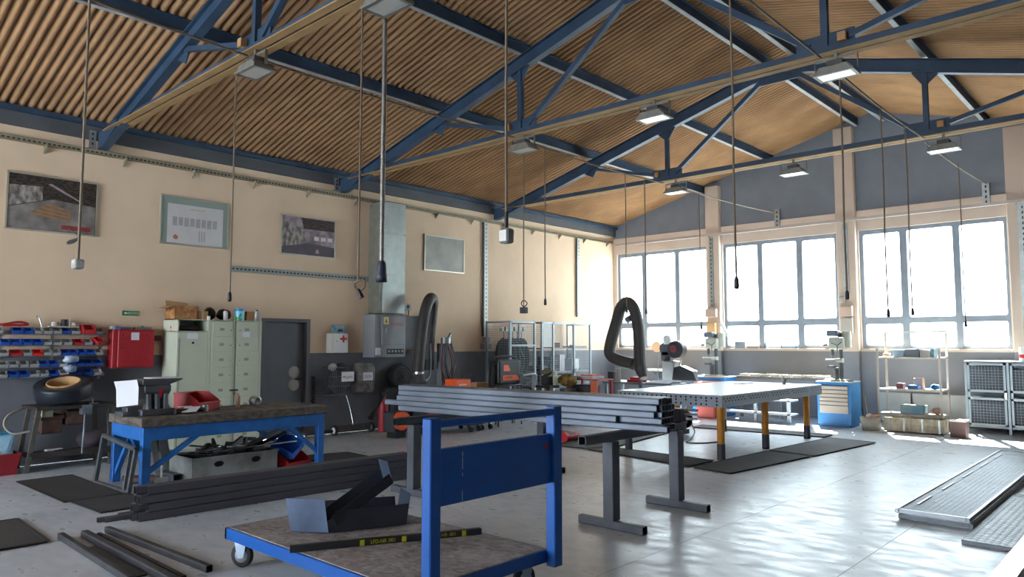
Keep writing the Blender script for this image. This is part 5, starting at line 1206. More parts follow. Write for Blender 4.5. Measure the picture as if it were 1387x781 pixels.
P(MB().tube([(4.85, 11.85, .2), (5.0, 11.7, .08), (5.2, 11.2, .012), (5.35, 10.8, .01), (5.6, 10.95, .01), (5.7, 11.3, .01)], .012, 6, 5), 'loose_cable', mat('cable_pale', '8A8A84', .6), t)

# ================================================================== BENCH CORNER BY THE LEFT WINDOW
t = T('machine_bench', 'grey bench with cluttered top below the corner window', 'bench', (2.3, 14.2, 0))
P(MB().box(1.55, 3.35, 13.75, 14.55, .72, .76), 'bench_top', steel_mid, t)
P(MB().box(2.55, 3.30, 13.77, 13.80, .45, .72), 'drawer_front', mat('drawer_grey', 'A9B0B4', .5), t)
for x in (1.6, 3.25):
    for y in (13.80, 14.45): P(MB().box(x, x+.05, y, y+.05, 0, .72), 'leg', steel_mid, t)
S(MB().box(2.15, 2.5, 13.85, 14.15, .761, .82).box(2.2, 2.45, 13.9, 14.1, .82, .87), 'red_case', red, 'red plastic case on the machine bench', 'case', bev=.01)
S(MB().sheet([(2.65, 13.8, .762), (3.25, 13.8, .762), (3.2, 14.1, .80), (2.7, 14.1, .80)], .01), 'cloth_sheet', mat('cloth_lilac', 'A9ACBE', .8, var=.2, scale=6), 'pale lilac cloth spread on the machine bench', 'cloth')
S(MB().cyl((1.86, 13.95, .761), (1.86, 13.95, 1.06), .06, n=14), 'tall_canister', greyp, 'tall grey canister on the machine bench', 'canister')
S(MB().box(1.60, 1.76, 13.9, 14.1, .761, .98), 'dark_box', steel_dark, 'dark square box at the cage end of the machine bench', 'box', bev=.008)
t = T('tool_stand', 'red steel tool stand with papers piled on top', 'tool stand', (2.2, 12.2, 0))
for x in (1.98, 2.72):
    for y in (11.9, 12.4): P(MB().box(x, x+.04, y, y+.04, 0, .88), 'post', redp, t)
P(MB().box(1.96, 2.78, 11.88, 12.46, .88, .90).box(1.98, 2.76, 11.9, 12.44, .45, .47), 'shelf', redp, t)
P(MB().box(2.6, 2.76, 11.895, 11.90, .55, .87), 'side_panel', mat('panel_rust', 'C06440', .5), t)
P(MB().box(2.05, 2.55, 11.95, 12.3, .471, .78), 'machine', mat('machine_dark', '3A3E44', .5, var=.3, scale=5), t, bev=.02)
S(MB().box(2.18, 2.62, 11.95, 12.35, .901, .96), 'paper_pile', mat('paper_pile', 'B9B6BC', .7, var=.15, scale=10, stretch=(1, 1, 20)), 'low pile of papers and folders on the red tool stand', 'papers', bev=.01)
S(MB().box(2.26, 2.56, 12.02, 12.3, .961, .99), 'red_folder', mat('folder_red', 'C0685C', .6), 'pale red folder on top of the paper pile', 'folder')
t = T('vice_post', 'dark bench vice on a rusty steel post', 'vice', (1.98, 11.3, 0))
P(MB().cyl((1.98, 11.30, .02), (1.98, 11.30, .74), .045, n=12), 'post', rust, t)
P(MB().lathe((1.98, 11.30, 0), [(0, .03), (.2, .03), (.2, 0)], 16), 'base_plate', rust, t)
P(MB().box(1.78, 2.16, 11.15, 11.45, .74, .79), 'plate', black, t)
P(MB().box(1.88, 2.06, 11.2, 11.42, .79, .98), 'vice_body', mat('vice_dark', '2E3034', .5, .3), t, bev=.02)
spraycan((2.12, 11.37, .791), .05, .30, mat('spray_green', 'B8BE9E', .4), 'white and green trigger spray bottle beside the vice', white, 'spray_bottle', 'bottle')
lump((1.95, 11.30, 1.045), (.12, .12, .06), mat('brush_olive', '6E6640', .9, var=.4, scale=20), 'brush_heap', 'olive heap of brushes on the vice', 'brushes', 81)
t = T('shop_vacuum', 'dark workshop vacuum with ochre hose coil', 'vacuum', (2.25, 11.62, 0))
P(MB().cyl((2.25, 11.62, .1), (2.25, 11.62, .72), .17, n=16), 'drum', mat('vac_dark', '2C3036', .5), t)
P(lump((2.25, 11.62, .88), (.2, .17, .12), None, None, None, None, 83), 'hose_coil', mat('coil_ochre', '8E6C30', .8, hex2='4A3A20', scale=16), t)
castors(t, ((2.15, 11.5), (2.35, 11.5), (2.15, 11.74), (2.35, 11.74)), .05)
t = T('floor_jack', 'small red trolley jack on the floor behind the trestle', 'jack', (3.6, 9.6, 0))
P(MB().box(3.3, 3.9, 9.55, 9.75, .08, .16), 'frame', mat('jack_red', '7A2C2C', .6, var=.2, scale=8), t, bev=.02)
P(MB().cyl((3.38, 9.5, .07), (3.38, 9.8, .07), .07, n=12), 'front_wheel', rust, t)
P(MB().cyl((3.84, 9.48, .08), (3.84, 9.82, .08), .08, n=14), 'rear_wheel', red, t)
P(MB().bar((3.45, 9.65, .16), (3.36, 9.62, .30), .05, .05), 'lift_arm', rust, t)

# grinder stand and machines in front of window one
t = T('belt_grinder', 'red and black belt grinder with white cap on a tall grey pedestal', 'grinder', (2.6, 15.0, 0))
gp = mat('pedestal_grey', '8E9296', .5, var=.1, scale=4)
P(MB().box(2.45, 2.77, 14.85, 15.2, 0, 1.22), 'pedestal', gp, t, bev=.02)
P(MB().cyl((2.50, 14.95, 1.50), (2.50, 15.12, 1.50), .16, n=18).box(2.38, 2.62, 14.95, 15.1, 1.22, 1.42), 'motor', mat('grinder_dark', '454A54', .5), t)
P(MB().cyl((2.78, 14.90, 1.48), (2.78, 15.1, 1.48), .20, n=20), 'wheel_guard', mat('guard_black', '33343C', .5), t)
P(MB().cyl((2.74, 14.88, 1.50), (2.74, 14.90, 1.50), .085, n=16), 'guard_cover', mat('cover_red', '7E3A40', .5), t)
P(MB().lathe((2.52, 15.0, 1.60), [(.08, 0), (.10, .05), (.10, .14), (.07, .2), (0, .22)], 14), 'cap', white, t)
P(MB().bar((2.9, 14.95, 1.25), (2.8, 14.98, .9), .03, .03), 'tool_rest', chrome, t)
t = T('round_fan', 'orange round mirror disc on a thin stand by the corner window', 'disc', (1.95, 15.3, 0))
P(MB().cyl((1.86, 15.6, 1.54), (1.86, 15.63, 1.54), .13, n=22), 'disc', mat('disc_peach', 'E0B48C', .5), t)
P(MB().cyl((1.88, 15.62, .02), (1.88, 15.62, 1.42), .012, n=8).lathe((1.88, 15.62, 0), [(.15, 0), (.15, .02), (0, .02)], 14), 'stand', steel_mid, t)
t = T('welding_machine', 'low red welding machine with black hood and bright sloping panel', 'welding machine', (3.0, 14.9, 0))
P(MB().box(3.42, 3.85, 14.66, 15.1, 0, .78), 'lower_case', mat('salmon', 'C85A50', .5), t, bev=.02)
P(MB().prism([(2.84, 14.62, .78), (3.45, 14.62, .78), (3.37, 14.62, 1.0), (3.05, 14.62, 1.12), (2.88, 14.62, 1.08)], (0, .2, 0)), 'hood', mat('hood_black', '30343A', .5), t, bev=.02)
P(MB().sheet([(3.09, 14.60, 1.115), (3.39, 14.60, 1.0), (3.39, 14.8, 1.0), (3.09, 14.8, 1.115)], .01), 'panel', mat('panel_white', 'D4D8DA', .3), t)
t = T('wall_shelf', 'pale shelf board on brackets along the wall below the corner window', 'shelf', (1.95, 16.2, .75))
P(MB().box(1.3, 2.45, 15.9, 16.489, .93, .98), 'board', mat('bench_pale', 'C9C6BC', .6), t)
for x in (1.45, 2.3): P(MB().prism([(x, 16.489, .70), (x, 16.489, .93), (x, 16.0, .93)], (.03, 0, 0)), 'bracket', galv, t)
# ================================================================== FAR WALL FURNITURE
def tool_cabinet(x0, x1, y0, y1, h, label):
    t = T('tool_cabinet', label, 'tool cabinet', ((x0+x1)/2, (y0+y1)/2, 0))
    P(MB().box(x0, x1, y0+.02, y1, .05, h), 'body', cabblue, t, bev=.006)
    P(MB().box(x0+.03, x1-.03, y0+.05, y1-.03, 0, .05), 'plinth', cabblue, t)
    z = h-.07
    for dh in (.075, .075, .075, .075, .075, .16, .22):
        if z-dh < .05: break
        d = P(MB().box(x0+.05, x1-.05, y0, y0+.02, z-dh+.006, z), 'drawer', beige, t, bev=.003)
        P(MB().box(x0+.05, x1-.05, y0-.012, y0, z-.014, z-.002), 'drawer_pull', mat('pull_grey', '8E867E', .5), d)
        z -= dh
    P(MB().box(x0-.01, x1+.01, y0, y1, h, h+.02), 'cabinet_top', mat('cab_top', 'B9B4AA', .5, var=.15, scale=8), t)
    return t
tool_cabinet(5.98, 6.62, 14.82, 15.42, .86, 'blue tool cabinet with seven beige drawers under the pillar drill press')
tool_cabinet(3.05, 3.85, 15.15, 15.75, .86, 'blue tool cabinet with beige drawers behind the welding table')
def drill(x, y, z, label, arm=1):
    t = T('drill_press', label, 'drill press', (x, y, z)); g = machine_g; d = mat('drill_dark', '4C5258', .5, .3)
    P(MB().cyl((x-.05, y-.05, z), (x-.05, y-.05, z+.03), .17, n=20).box(x-.1, x+.18, y-.12, y+.16, z, z+.025), 'base', g, t)
    P(MB().cyl((x+.06, y+.06, z+.02), (x+.06, y+.06, z+.95), .038, n=14), 'column', d, t)
    P(MB().cyl((x-.06, y-.06, z+.40), (x-.06, y-.06, z+.43), .14, n=20).box(x-.02, x+.1, y-.02, y+.1, z+.36, z+.44), 'work_table', g, t)
    P(MB().box(x-.14, x-.02, y-.12, y-.0, z+.25, z+.30).cyl((x-.02, y, z+.03), (x-.02, y, z+.26), .05, n=12), 'vice', castg, t)
    P(MB().box(x-.13, x+.16, y-.10, y+.14, z+.62, z+.86), 'head', g, t, bev=.03, seg=2)
    P(MB().box(x-.16, x+.05, y-.11, y+.08, z+.88, z+1.0), 'belt_cover', mat('belt_cover', '5A6570', .5), t, bev=.02)
    P(MB().cyl((x+.16, y+.1, z+.66), (x+.16, y+.1, z+.98), .09, n=16), 'motor', g, t)
    P(MB().cyl((x-.07, y-.04, z+.50), (x-.07, y-.04, z+.62), .028, n=12).cyl((x-.07, y-.04, z+.44), (x-.07, y-.04, z+.50), .01, n=8), 'chuck', d, t)
    for k in range(3):
        a = .6+k*2.1; P(MB().cyl((x+.05, y-.12, z+.70), (x+.05+.12*math.cos(a), y-.15, z+.70+.12*math.sin(a)), .008, n=6), 'feed_handle', d, t)
    P(MB().cyl((x-.14, y-.10, z+.72), (x-.22, y-.12, z+.70), .025, n=8), 'switch', d, t)
drill(6.28, 15.15, .88, 'tall pale drill press standing on the seven-drawer cabinet')
drill(3.40, 15.5, .88, 'pale drill press on the cabinet behind the welding table')
S(MB().box(6.545, 6.615, 14.9, 15.05, .881, .91).cyl((6.58, 15.05, .895), (6.58, 15.12, .895), .012), 'drill_vice', castg, 'small machine vice lying beside the tall drill press', 'vice')
# long low bench, pale trays added in place of sunlit gaps, mesh box below
t = T('long_bench', 'long low dark bench under the middle window', 'bench', (4.9, 15.9, 0))
P(MB().box(3.95, 5.92, 15.55, 16.35, .84, .90), 'bench_top', mat('bench_dark', '5A5652', .6, var=.2, scale=5), t)
P(MB().box(3.97, 5.90, 15.57, 15.60, .62, .84), 'apron', mat('bench_apron', '6A6C72', .6, var=.15, scale=5), t)
for x in (4.0, 4.9, 5.8): P(MB().box(x, x+.06, 15.57, 15.63, 0, .62), 'leg', steel_mid, t)
for i in range(8):
    x = 4.0+i*.24; tt = T('sun_gap_tray', 'shallow pale tray standing in for a sunlit gap on the long bench, %s from the seven-drawer cabinet' % ORD[7-i], 'tray', (x+.09, 15.75, .90), 'trays standing in for sunlit gaps on the long bench')
    P(MB().box(x, x+.19, 15.60, 15.95, .901, .912).box(x, x+.19, 15.60, 15.61, .912, .945).box(x, x+.19, 15.94, 15.95, .912, .945).box(x, x+.01, 15.61, 15.94, .912, .945).box(x+.18, x+.19, 15.61, 15.94, .912, .945), 'tray', mat('sun_gap_white', 'D8D2C6', .6), tt)
    P(MB().box(x+.012, x+.178, 15.62, 15.93, .913, .93), 'parts', fill_m[i % 3], tt)
t = T('low_rack', 'low grey steel rack with a mesh front behind the welding table', 'rack', (4.4, 14.7, 0))
P(MB().box(3.95, 5.5, 14.75, 15.1, .16, .19).box(3.95, 5.5, 14.75, 15.1, .44, .47), 'shelf', mat('rack_pale', 'A9AEB4', .5), t)
for x in (3.98, 4.7, 5.4): P(MB().box(x, x+.06, 14.75, 14.81, 0, .47), 'leg', mat('rack_pale', 'A9AEB4'), t)
m = MB()
for i in range(12):
    for j in range(3): m.lathe((4.62+i*.065, 14.748, .24+j*.07), [(.022, 0), (.028, 0)], 8, basis((1,0,0), (0,0,1)))
P(m, 'mesh_front', steel_dark, t, stuff=True)
# boxes on the pillars
pb = mat('pillar_box', 'BFA89A', .6, var=.06, scale=5); pb2 = mat('pillar_box_grey', 'A9A29C', .6, var=.06, scale=5)
yb = L-.165
def pillar_box(x0, x1, z0, z1, mm, label, dep=.12):
    t = T('electric_box', label, 'electric box', ((x0+x1)/2, yb, z0))
    P(MB().box(x0, x1, yb-dep, yb, z0, z1), 'case', mm, t, bev=.006)
    P(MB().box(x0+.02, x1-.02, yb-dep-.008, yb-dep, z0+.02, z1-.02), 'cover', mm, t, bev=.004)
pillar_box(2.84, 3.12, 2.26, 2.46, pb, 'square pinkish electric box high on the pillar by the corner window')
pillar_box(2.87, 3.09, 1.82, 2.12, mat('pillar_box_orange', 'D0A878', .6), 'upright tan electric box low on the pillar by the corner window')
pillar_box(2.90, 3.08, 1.5, 1.78, pb2, 'grey electric box at sill height on the pillar by the corner window')
pillar_box(5.98, 6.24, 2.20, 2.42, pb, 'square pinkish electric box on the pillar behind the tall drill press')
pillar_box(6.0, 6.24, 1.82, 2.17, pb2, 'upright grey electric box on the pillar behind the tall drill press')
pillar_box(5.98, 6.1, 2.5, 2.62, pb2, 'small grey junction box on the pillar behind the tall drill press')
def riser(x, z0, z1, label, w=.1):
    t = T('cable_riser', label, 'cable tray', (x, yb, z0))
    P(MB().box(x-w/2, x+w/2, yb-.03, yb, z0, z1), 'channel', galv, t)
    m = MB()
    for i in range(int((z1-z0)/.1)): m.box(x-.012, x+.012, yb-.0315, yb-.0301, z0+.03+i*.1, z0+.075+i*.1)
    P(m, 'slots', slot_m, t, stuff=True)
riser(2.98, 2.5, 4.2, 'perforated cable riser on the pillar by the corner window'); riser(6.12, 2.65, 4.2, 'perforated cable riser on the pillar behind the tall drill press'); riser(9.30, 1.5, 4.3, 'perforated cable riser on the pillar beside the mesh cabinet', .16)
t = T('cable_tray', 'perforated cable tray running above the windows', 'cable tray', (6, YF, 4.24))
P(MB().box(.2, 9.6, YF-.23, YF-.17, 4.24, 4.25).box(.2, 9.6, YF-.24, YF-.23, 4.24, 4.30), 'channel', mat('tray_far', 'B0A6A0', .5, .3), t)
for x in (2.95, 6.1, 9.2): P(MB().box(x-.02, x+.02, YF-.24, YF-.165, 4.22, 4.24), 'bracket', galv, t)
for x, lab in ((4.6, 'short perforated hanger strip on the wall above the middle window'), (8.72, 'short perforated hanger strip on the wall above the third window')):
    tt = T('hanger_strip', lab, 'bracket', (x, YF-.05, 4.26)); P(MB().box(x-.06, x+.06, YF-.075, YF-.045, 4.26, 4.72), 'strip', galv, tt)
    m = MB()
    for i in range(4): m.box(x-.015, x+.015, YF-.0765, YF-.0752, 4.32+i*.1, 4.37+i*.1)
    P(m, 'slots', slot_m, tt, stuff=True)
# sill things
zs = SILL+.001; sy = YF-.06
S(MB().box(3.5, 3.76, sy-.04, sy+.07, zs, zs+.16), 'sill_box', mat('sill_grey', '8C949E', .5), 'grey box standing on the middle window sill', 'box', bev=.01)
S(MB().box(3.8, 4.1, sy-.04, sy+.06, zs, zs+.05), 'sill_tray', mat('sill_brown', 'A08878', .6), 'flat brown tray on the middle window sill', 'tray')
S(MB().cyl((4.24, sy, zs), (4.24, sy, zs+.17), .045, .005, n=12), 'oil_cone', mat('cone_grey', '6A7480', .5), 'small grey cone shaped oiler on the middle window sill', 'oil can')
S(MB().tube([(4.62, sy, zs), (4.62, sy, zs+.11), (4.95, sy, zs+.11), (4.95, sy, zs)], .018, 7, 0).box(4.6, 4.97, sy-.03, sy+.03, zs, zs+.02), 'tool_carrier', mat('carrier_teal', '44606C', .5), 'open tool carrier with bar handle on the middle window sill', 'tool box')
S(MB().box(5.6, 5.74, sy-.04, sy+.05, zs, zs+.04), 'sill_block', mat('sill_brown', 'A08878'), 'small brown block at the pillar end of the middle sill', 'block')
t = T('fluorescent_tube', 'white fluorescent lamp fitting hanging slanted by the pillar', 'lamp', (3.32, 16.2, 1.9))
P(MB().bar((3.24, 16.28, 2.12), (3.42, 16.28, 1.80), .07, .06), 'fitting', mat('fitting_white', 'DADDE0', .4), t, bev=.006)
P(MB().bar((3.17, 16.365, 2.05), (3.28, 16.29, 2.05), .02, .02), 'bracket', galv, t)
# shelf unit with things
t = T('shelf_unit', 'open grey slotted-angle shelf unit below the third window', 'shelf unit', (7.55, 15.45, 0))
sp = mat('shelf_post', 'B9B2A8', .5, var=.1, scale=7)
for x in (7.02, 8.08):
    for y in (15.18, 15.75): P(MB().box(x-.02, x+.02, y-.003, y+.003, 0, 1.52 if y < 15.5 else 1.83).box(x-.02 if x < 7.5 else x+.014, x-.014 if x < 7.5 else x+.02, y-.02, y+.02, 0, 1.52 if y < 15.5 else 1.83), 'post', sp, t)
for z in (1.36, .76, .30): P(MB().box(7.02, 8.08, 15.18, 15.75, z-.035, z), 'shelf', sp, t)
P(MB().bar((7.0, 15.75, 1.83), (8.1, 15.75, 1.85), .03, .03), 'top_rail', sp, t)
def sbox(x0, x1, y0, y1, z, h, mm, label, name='shelf_box', cat='box', bev=.006): return S(MB().box(x0, x1, y0, y1, z+.001, z+h), name, mm, label, cat, bev=bev)
sbox(7.26, 7.46, 15.3, 15.6, 1.36, .14, mat('pkg_blue', '7E9CB4', .6), 'pale blue package on the top shelf of the shelf unit'); sbox(7.47, 7.72, 15.3, 15.6, 1.36, .155, mat('pkg_greyblue', '7A8690', .6), 'grey blue package on the top shelf of the shelf unit')
sbox(7.73, 7.90, 15.3, 15.6, 1.36, .14, mat('pkg_white', 'B9BDC0', .6), 'off white package on the top shelf of the shelf unit'); sbox(7.91, 7.97, 15.3, 15.6, 1.36, .16, mat('pkg_teal', '54788C', .6), 'thin teal binder at the end of the top shelf', 'binder', 'binder', 0)
lump((7.14, 15.4, 1.403), (.08, .1, .04), mat('rag_tan', 'B09880', .9), 'tan_rag', 'tan rag at the pillar end of the top shelf', 'rag', 91)
sbox(7.3, 7.42, 15.3, 15.5, .76, .10, mat('red_jar', '7A4A50', .5), 'dark red jar box on the middle shelf', 'jar_box'); sbox(7.50, 7.68, 15.28, 15.5, .76, .07, mat('blue_tub', '3A78B8', .5), 'flat blue tub on the middle shelf', 'tub', 'tub')
sbox(7.55, 7.70, 15.52, 15.7, .76, .20, mat('tan_box', 'A98A7A', .6), 'tan carton behind the blue tub on the middle shelf'); lump((7.95, 15.4, .808), (.09, .08, .045), mat('bright_blue', '2E86D0', .5), 'blue_cloth', 'bright blue cloth at the end of the middle shelf', 'cloth', 92)
sbox(7.36, 7.76, 15.28, 15.6, .30, .15, mat('cool_blue', '6AA0B8', .5, hex2='9FB6BE', scale=4), 'pale blue cool box on the bottom shelf', 'cool_box'); lump((7.96, 15.42, .363), (.09, .1, .06), mat('rag_rose', 'B08A80', .9), 'rose_rag', 'rose coloured rag ball on the bottom shelf', 'rag', 93)
# crates, bucket, panels, mesh cabinet
t = T('wooden_crate', 'long low weathered wooden crate on the floor in front of the shelf unit', 'crate', (7.7, 14.9, 0))
cw = mat('crate_wood', 'B8AA94', .85, hex2='8E8270', scale=5, stretch=(3, 1, 1))
for z in (.02, .145): 
    P(MB().box(7.22, 8.20, 14.72, 14.74, z, z+.12), 'board', cw, t); P(MB().box(7.22, 8.20, 15.06, 15.08, z, z+.12), 'board', cw, t)
    P(MB().box(8.18, 8.20, 14.74, 15.06, z, z+.12), 'board', cw, t); P(MB().box(7.22, 7.24, 14.74, 15.06, z, z+.12), 'board', cw, t)
P(MB().box(7.24, 8.18, 14.74, 15.06, .02, .05), 'bottom_board', cw, t)
for x in (7.3, 7.55, 7.85, 8.12): P(MB().box(x, x+.03, 14.712, 14.72, .02, .265), 'iron_strap', galv, t)
P(MB().lathe((8.201, 14.9, .2), [(0, .001), (.03, .001)], 12, basis((0,1,0), (0,0,1))), 'hand_hole', black, t)
t = T('scrap_bucket', 'pale plastic bucket of waste between tool cabinet and crate', 'bucket', (6.98, 14.72, 0))
P(MB().lathe((6.98, 14.78, 0), [(0, 0), (.15, 0), (.185, .24), (.175, .24), (.145, .02), (0, .02)], 18), 'bucket', mat('bucket_pale', 'B5AFA4', .6, var=.2, scale=6), t)
P(lump((7.02, 14.78, .24), (.14, .14, .07), None, None, None, None, 95), 'waste', mat('waste_orange', 'D0A080', .8, hex2='B8B4AC', scale=10), t)
P(MB().cyl((6.94, 14.85, .1), (6.86, 14.9, .62), .015, n=8), 'stick', mat('stick', '8A7868', .7), t)
t = T('iron_bin', 'rusty brown square bin with a pale lid by the mesh cabinet', 'bin', (8.46, 14.66, 0))
P(MB().box(8.33, 8.57, 14.56, 14.80, 0, .27), 'body', mat('bin_brown', '5E4440', .7, var=.25, scale=6), t, bev=.006)
P(MB().box(8.32, 8.58, 14.55, 14.81, .27, .30), 'lid', mat('lid_pale', 'B9ADA4', .6), t, bev=.004)
for i, (x0, x1) in enumerate(((6.72, 7.30), (7.34, 8.32))):
    S(MB().box(x0, x1, 16.25, 16.28, .05, .62), 'wall_panel_sheet', mat('panel_grey', 'AEB2B2', .6, var=.08, scale=4), ['narrow pale sheet panel leaning on the wall beside the tool cabinet', 'wide pale sheet panel leaning on the wall behind the shelf unit'][i], 'panel')
t = T('mesh_cabinet', 'low grey cabinet with two wire mesh doors below the third window', 'cabinet', (9.1, 15.9, 0))
mx0, mx1, my0, my1, mz = 8.38, 10.1, 15.62, 16.3, 1.30
P(MB().box(mx0, mx1, my0, my1, mz-.03, mz).box(mx0, mx1, my1-.02, my1, .1, mz-.03).box(mx0, mx1, my0+.03, my1, .1, .13), 'body', gpost, t)
for x in (mx0, 9.03, mx1-.04): P(MB().box(x, x+.04, my0, my0+.04, 0, mz-.03), 'post', gpost, t)
for (a, b) in ((mx0+.05, 9.02), (9.09, mx1-.05)):
    d = P(MB().box(a, a+.035, my0-.03, my0, .14, mz-.04).box(b-.035, b, my0-.03, my0, .14, mz-.04).box(a, b, my0-.03, my0, .14, .175).box(a, b, my0-.03, my0, mz-.075, mz-.04).box(a, b, my0-.03, my0, .60, .64).box(a, b, my0-.03, my0, .74, .78), 'door_frame', gpost, t)
    mesh_panel(d, (a+.03, my0-.015, 0), (b-.03, my0-.015, 0), .17, .60, .05, .004); mesh_panel(d, (a+.03, my0-.015, 0), (b-.03, my0-.015, 0), .78, mz-.08, .05, .004)
P(MB().box(mx0+.06, 8.98, my0+.1, my1-.1, .13, .57).box(9.1, 10.0, my0+.1, my1-.1, .13, .55).box(mx0+.06, 8.98, my0+.1, my1-.1, .66, 1.2).box(9.1, 10.0, my0+.1, my1-.1, .66, 1.15), 'contents', mat('contents_dark', '4C525C', .7, var=.3, scale=6), t)
P(MB().box(9.0, 9.03, my0-.06, my0-.03, .62, .74), 'handle', chrome, t)
t = T('traffic_can', 'white and red round canister on the mesh cabinet', 'canister', (9.25, 15.8, 1.3))
P(MB().cyl((9.28, 15.78, 1.301), (9.28, 15.78, 1.55), .07, n=14), 'canister', mat('canister_white', 'C9CCCE', .4), t)
P(MB().cyl((9.28, 15.78, 1.36), (9.28, 15.78, 1.42), .072, n=14), 'band', red, t)

# ================================================================== GRATINGS ON THE RIGHT
gr_m = mat('grating_steel', '828A94', .42, .2, var=.2, scale=8); gr_b = mat('grating_bright', 'A6ABB0', .35, .7, var=.15, scale=8)
def expanded(m, x0, x1, y0, y1, z, px=.09, py=.030):
    nx = int((x1-x0)/px); px = (x1-x0)/nx
    for j in range(int((y1-y0)/py)):
        for i in range(nx+1):
            x = x0+i*px+(px/2 if j % 2 else 0); y = y0+j*py
            for s in (-1, 1):
                xe = x+s*px/2; w = .0075 if s < 0 else .003; dz = .006 if s < 0 else 0
                if not (x0-1e-6 <= xe <= x1+1e-6 and x <= x1+1e-6): continue
                a = [(x, y-w, z+dz), (x, y+w, z+dz+.001), (xe, y+py+w, z+dz+.001), (xe, y+py-w, z+dz)]
                m.add(a+[(q[0], q[1], q[2]+.004) for q in a], [(4,5,6,7), (3,2,1,0), (0,1,5,4), (2,3,7,6)])
def grating(x0, x1, y0, y1, z, label, edge=gr_b):
    t = T('floor_grating', label, 'grating', ((x0+x1)/2, (y0+y1)/2, z), 'stacked gratings')
    h = .04
    for (a, b, c, d) in ((x0, x0+.03, y0, y1), (x1-.03, x1, y0, y1), (x0+.03, x1-.03, y0, y0+.03), (x0+.03, x1-.03, y1-.03, y1)):
        P(MB().box(a, b, c, d, z, z+h), 'frame_bar', edge, t, bev=.004)
    m = MB(); expanded(m, x0+.03, x1-.03, y0+.03, y1-.03, z+.022)
    P(m, 'mesh_strands', gr_m, t, stuff=True)
    for i in range(5): P(MB().box(x0+.10, x0+.115, y0+.35+i*.95, y0+.85+i*.95, z+.034, z+.041), 'stiffener', gr_b, t)
grating(9.36, 9.96, 7.48, 12.60, .055, 'upper framed steel grating of the pair lying on the floor')
grating(9.38, 9.98, 7.50, 12.62, .005, 'lower framed steel grating of the pair lying on the floor', gr_m)
t = T('expanded_metal', 'thick expanded metal mesh sheet lying beside the gratings', 'metal mesh', (10.2, 8, 0))
ex0, ex1, ey0, ey1 = 10.0, 11.0, 6.95, 9.4
m = MB(); expanded(m, ex0, ex1, ey0, ey1, .02, .10, .034)
P(m, 'strands', gr_m, t, stuff=True)
P(MB().box(ex0, ex1, ey0-.015, ey0+.01, .0, .03).box(ex0, ex1, ey1, ey1+.02, 0, .03).box(ex1, ex1+.02, ey0, ey1, 0, .03), 'edge_bar', gr_m, t)
t = T('steel_beam', 'bright galvanised channel beam lying at the edge of the mesh sheet', 'beam', (10.6, 6.4, 0))
P(MB().box(10.43, 10.57, 4.7, 7.6, .13, .15).box(10.43, 10.445, 4.7, 7.6, .055, .13).box(10.555, 10.57, 4.7, 7.6, .055, .13), 'channel', mat('beam_zinc', 'C4C9CE', .3, .7, var=.2, scale=6), t, bev=.004)
for y in (5.0, 6.0, 6.9): P(MB().box(10.4, 10.6, y, y+.1, .0 if y < 6.9 else .04, .055), 'packing_block', wood_dark, t)

# ================================================================== LAMPS, CABLES
lamp_glass = mat('lamp_glass', 'E4EEE4', .25, emit=.6)
lamp_dull = mat('lamp_glass_unlit', 'B9BAB2', .25)
def lamp(x, y, lit, label):
    z = 4.36; a, b = .19, .115
    t = T('flood_lamp', label, 'lamp', (x, y, z))
    P(MB().prism([(x-a, y-b, z+.02), (x+a, y-b, z+.02), (x+a*.75, y-b, z+.09), (x-a*.75, y-b, z+.09)], (0, 2*b, 0)), 'housing', lamp_grey, t, bev=.01)
    P(MB().box(x-.08, x+.08, y-.06, y+.06, z+.09, z+.16), 'gear_box', mat('gear_dark', '45433F', .6), t, bev=.006)
    P(MB().box(x-a-.01, x-a+.025, y-b-.01, y+b+.01, z, z+.025).box(x+a-.025, x+a+.01, y-b-.01, y+b+.01, z, z+.025).box(x-a+.025, x+a-.025, y-b-.01, y-b+.025, z, z+.025).box(x-a+.025, x+a-.025, y+b-.025, y+b+.01, z, z+.025), 'glass_frame', lamp_grey, t)
    P(MB().box(x-a+.025, x+a-.025, y-b+.025, y+b-.025, z+.004, z+.016), 'glass', lamp_glass if lit else lamp_dull, t)
    P(MB().bar((x-a-.02, y, z+.04), (x-a-.02, y, z+.19), .03, .006).bar((x+a+.02, y, z+.04), (x+a+.02, y, z+.19), .03, .006).bar((x-a-.02, y, z+.19), (x+a+.02, y, z+.19), .006, .03).bar((x, y, z+.16), (x, y, TIE-.004), .03, .03), 'bracket', lamp_grey, t)
tn = {3.606: 'truss above the workbench', 7.70: 'truss above the air duct', 11.78: 'truss nearest the windows'}
for y in (3.606, 7.70, 11.78):
    for k, x in enumerate((4.60, 6.76, 8.92)):
        if y == 3.606 and k == 2: continue
        lamp(x+(.1 if y > 11 else 0), y-.05, (y > 5 and not (y < 8 and k == 0)), 'flood lamp on the %s, %s' % (tn[y], ('nearest the picture wall', 'under the ridge', 'beyond the ridge')[k]))
def sag(x, ya, za, yb, zb, dz, label, r=.012):
    S(MB().tube([(x, ya, za), (x, (ya*.75+yb*.25), (za*.75+zb*.25)-dz*.7), (x, (ya+yb)/2, (za+zb)/2-dz), (x, ya*.25+yb*.75, za*.25+zb*.75-dz*.7), (x, yb, zb)], r, 6, 3), 'overhead_cable', cable_m, label, 'cable')
sag(4.45, 1.2, 4.72, 3.54, 4.58, .02, 'overhead cable on the picture wall side before the bench truss')
sag(4.45, 3.68, 4.58, 7.62, 4.58, .03, 'overhead cable on the picture wall side between bench truss and duct truss')
sag(4.45, 7.78, 4.58, 11.7, 4.58, .05, 'overhead cable on the picture wall side between duct truss and window truss')
sag(4.62, 11.86, 4.52, 16.45, 4.62, .04, 'overhead cable from the window truss to the hanger over the middle window')
sag(8.78, 2.4, 4.70, 7.62, 4.58, .03, 'overhead cable beyond the ridge ending at the duct truss')
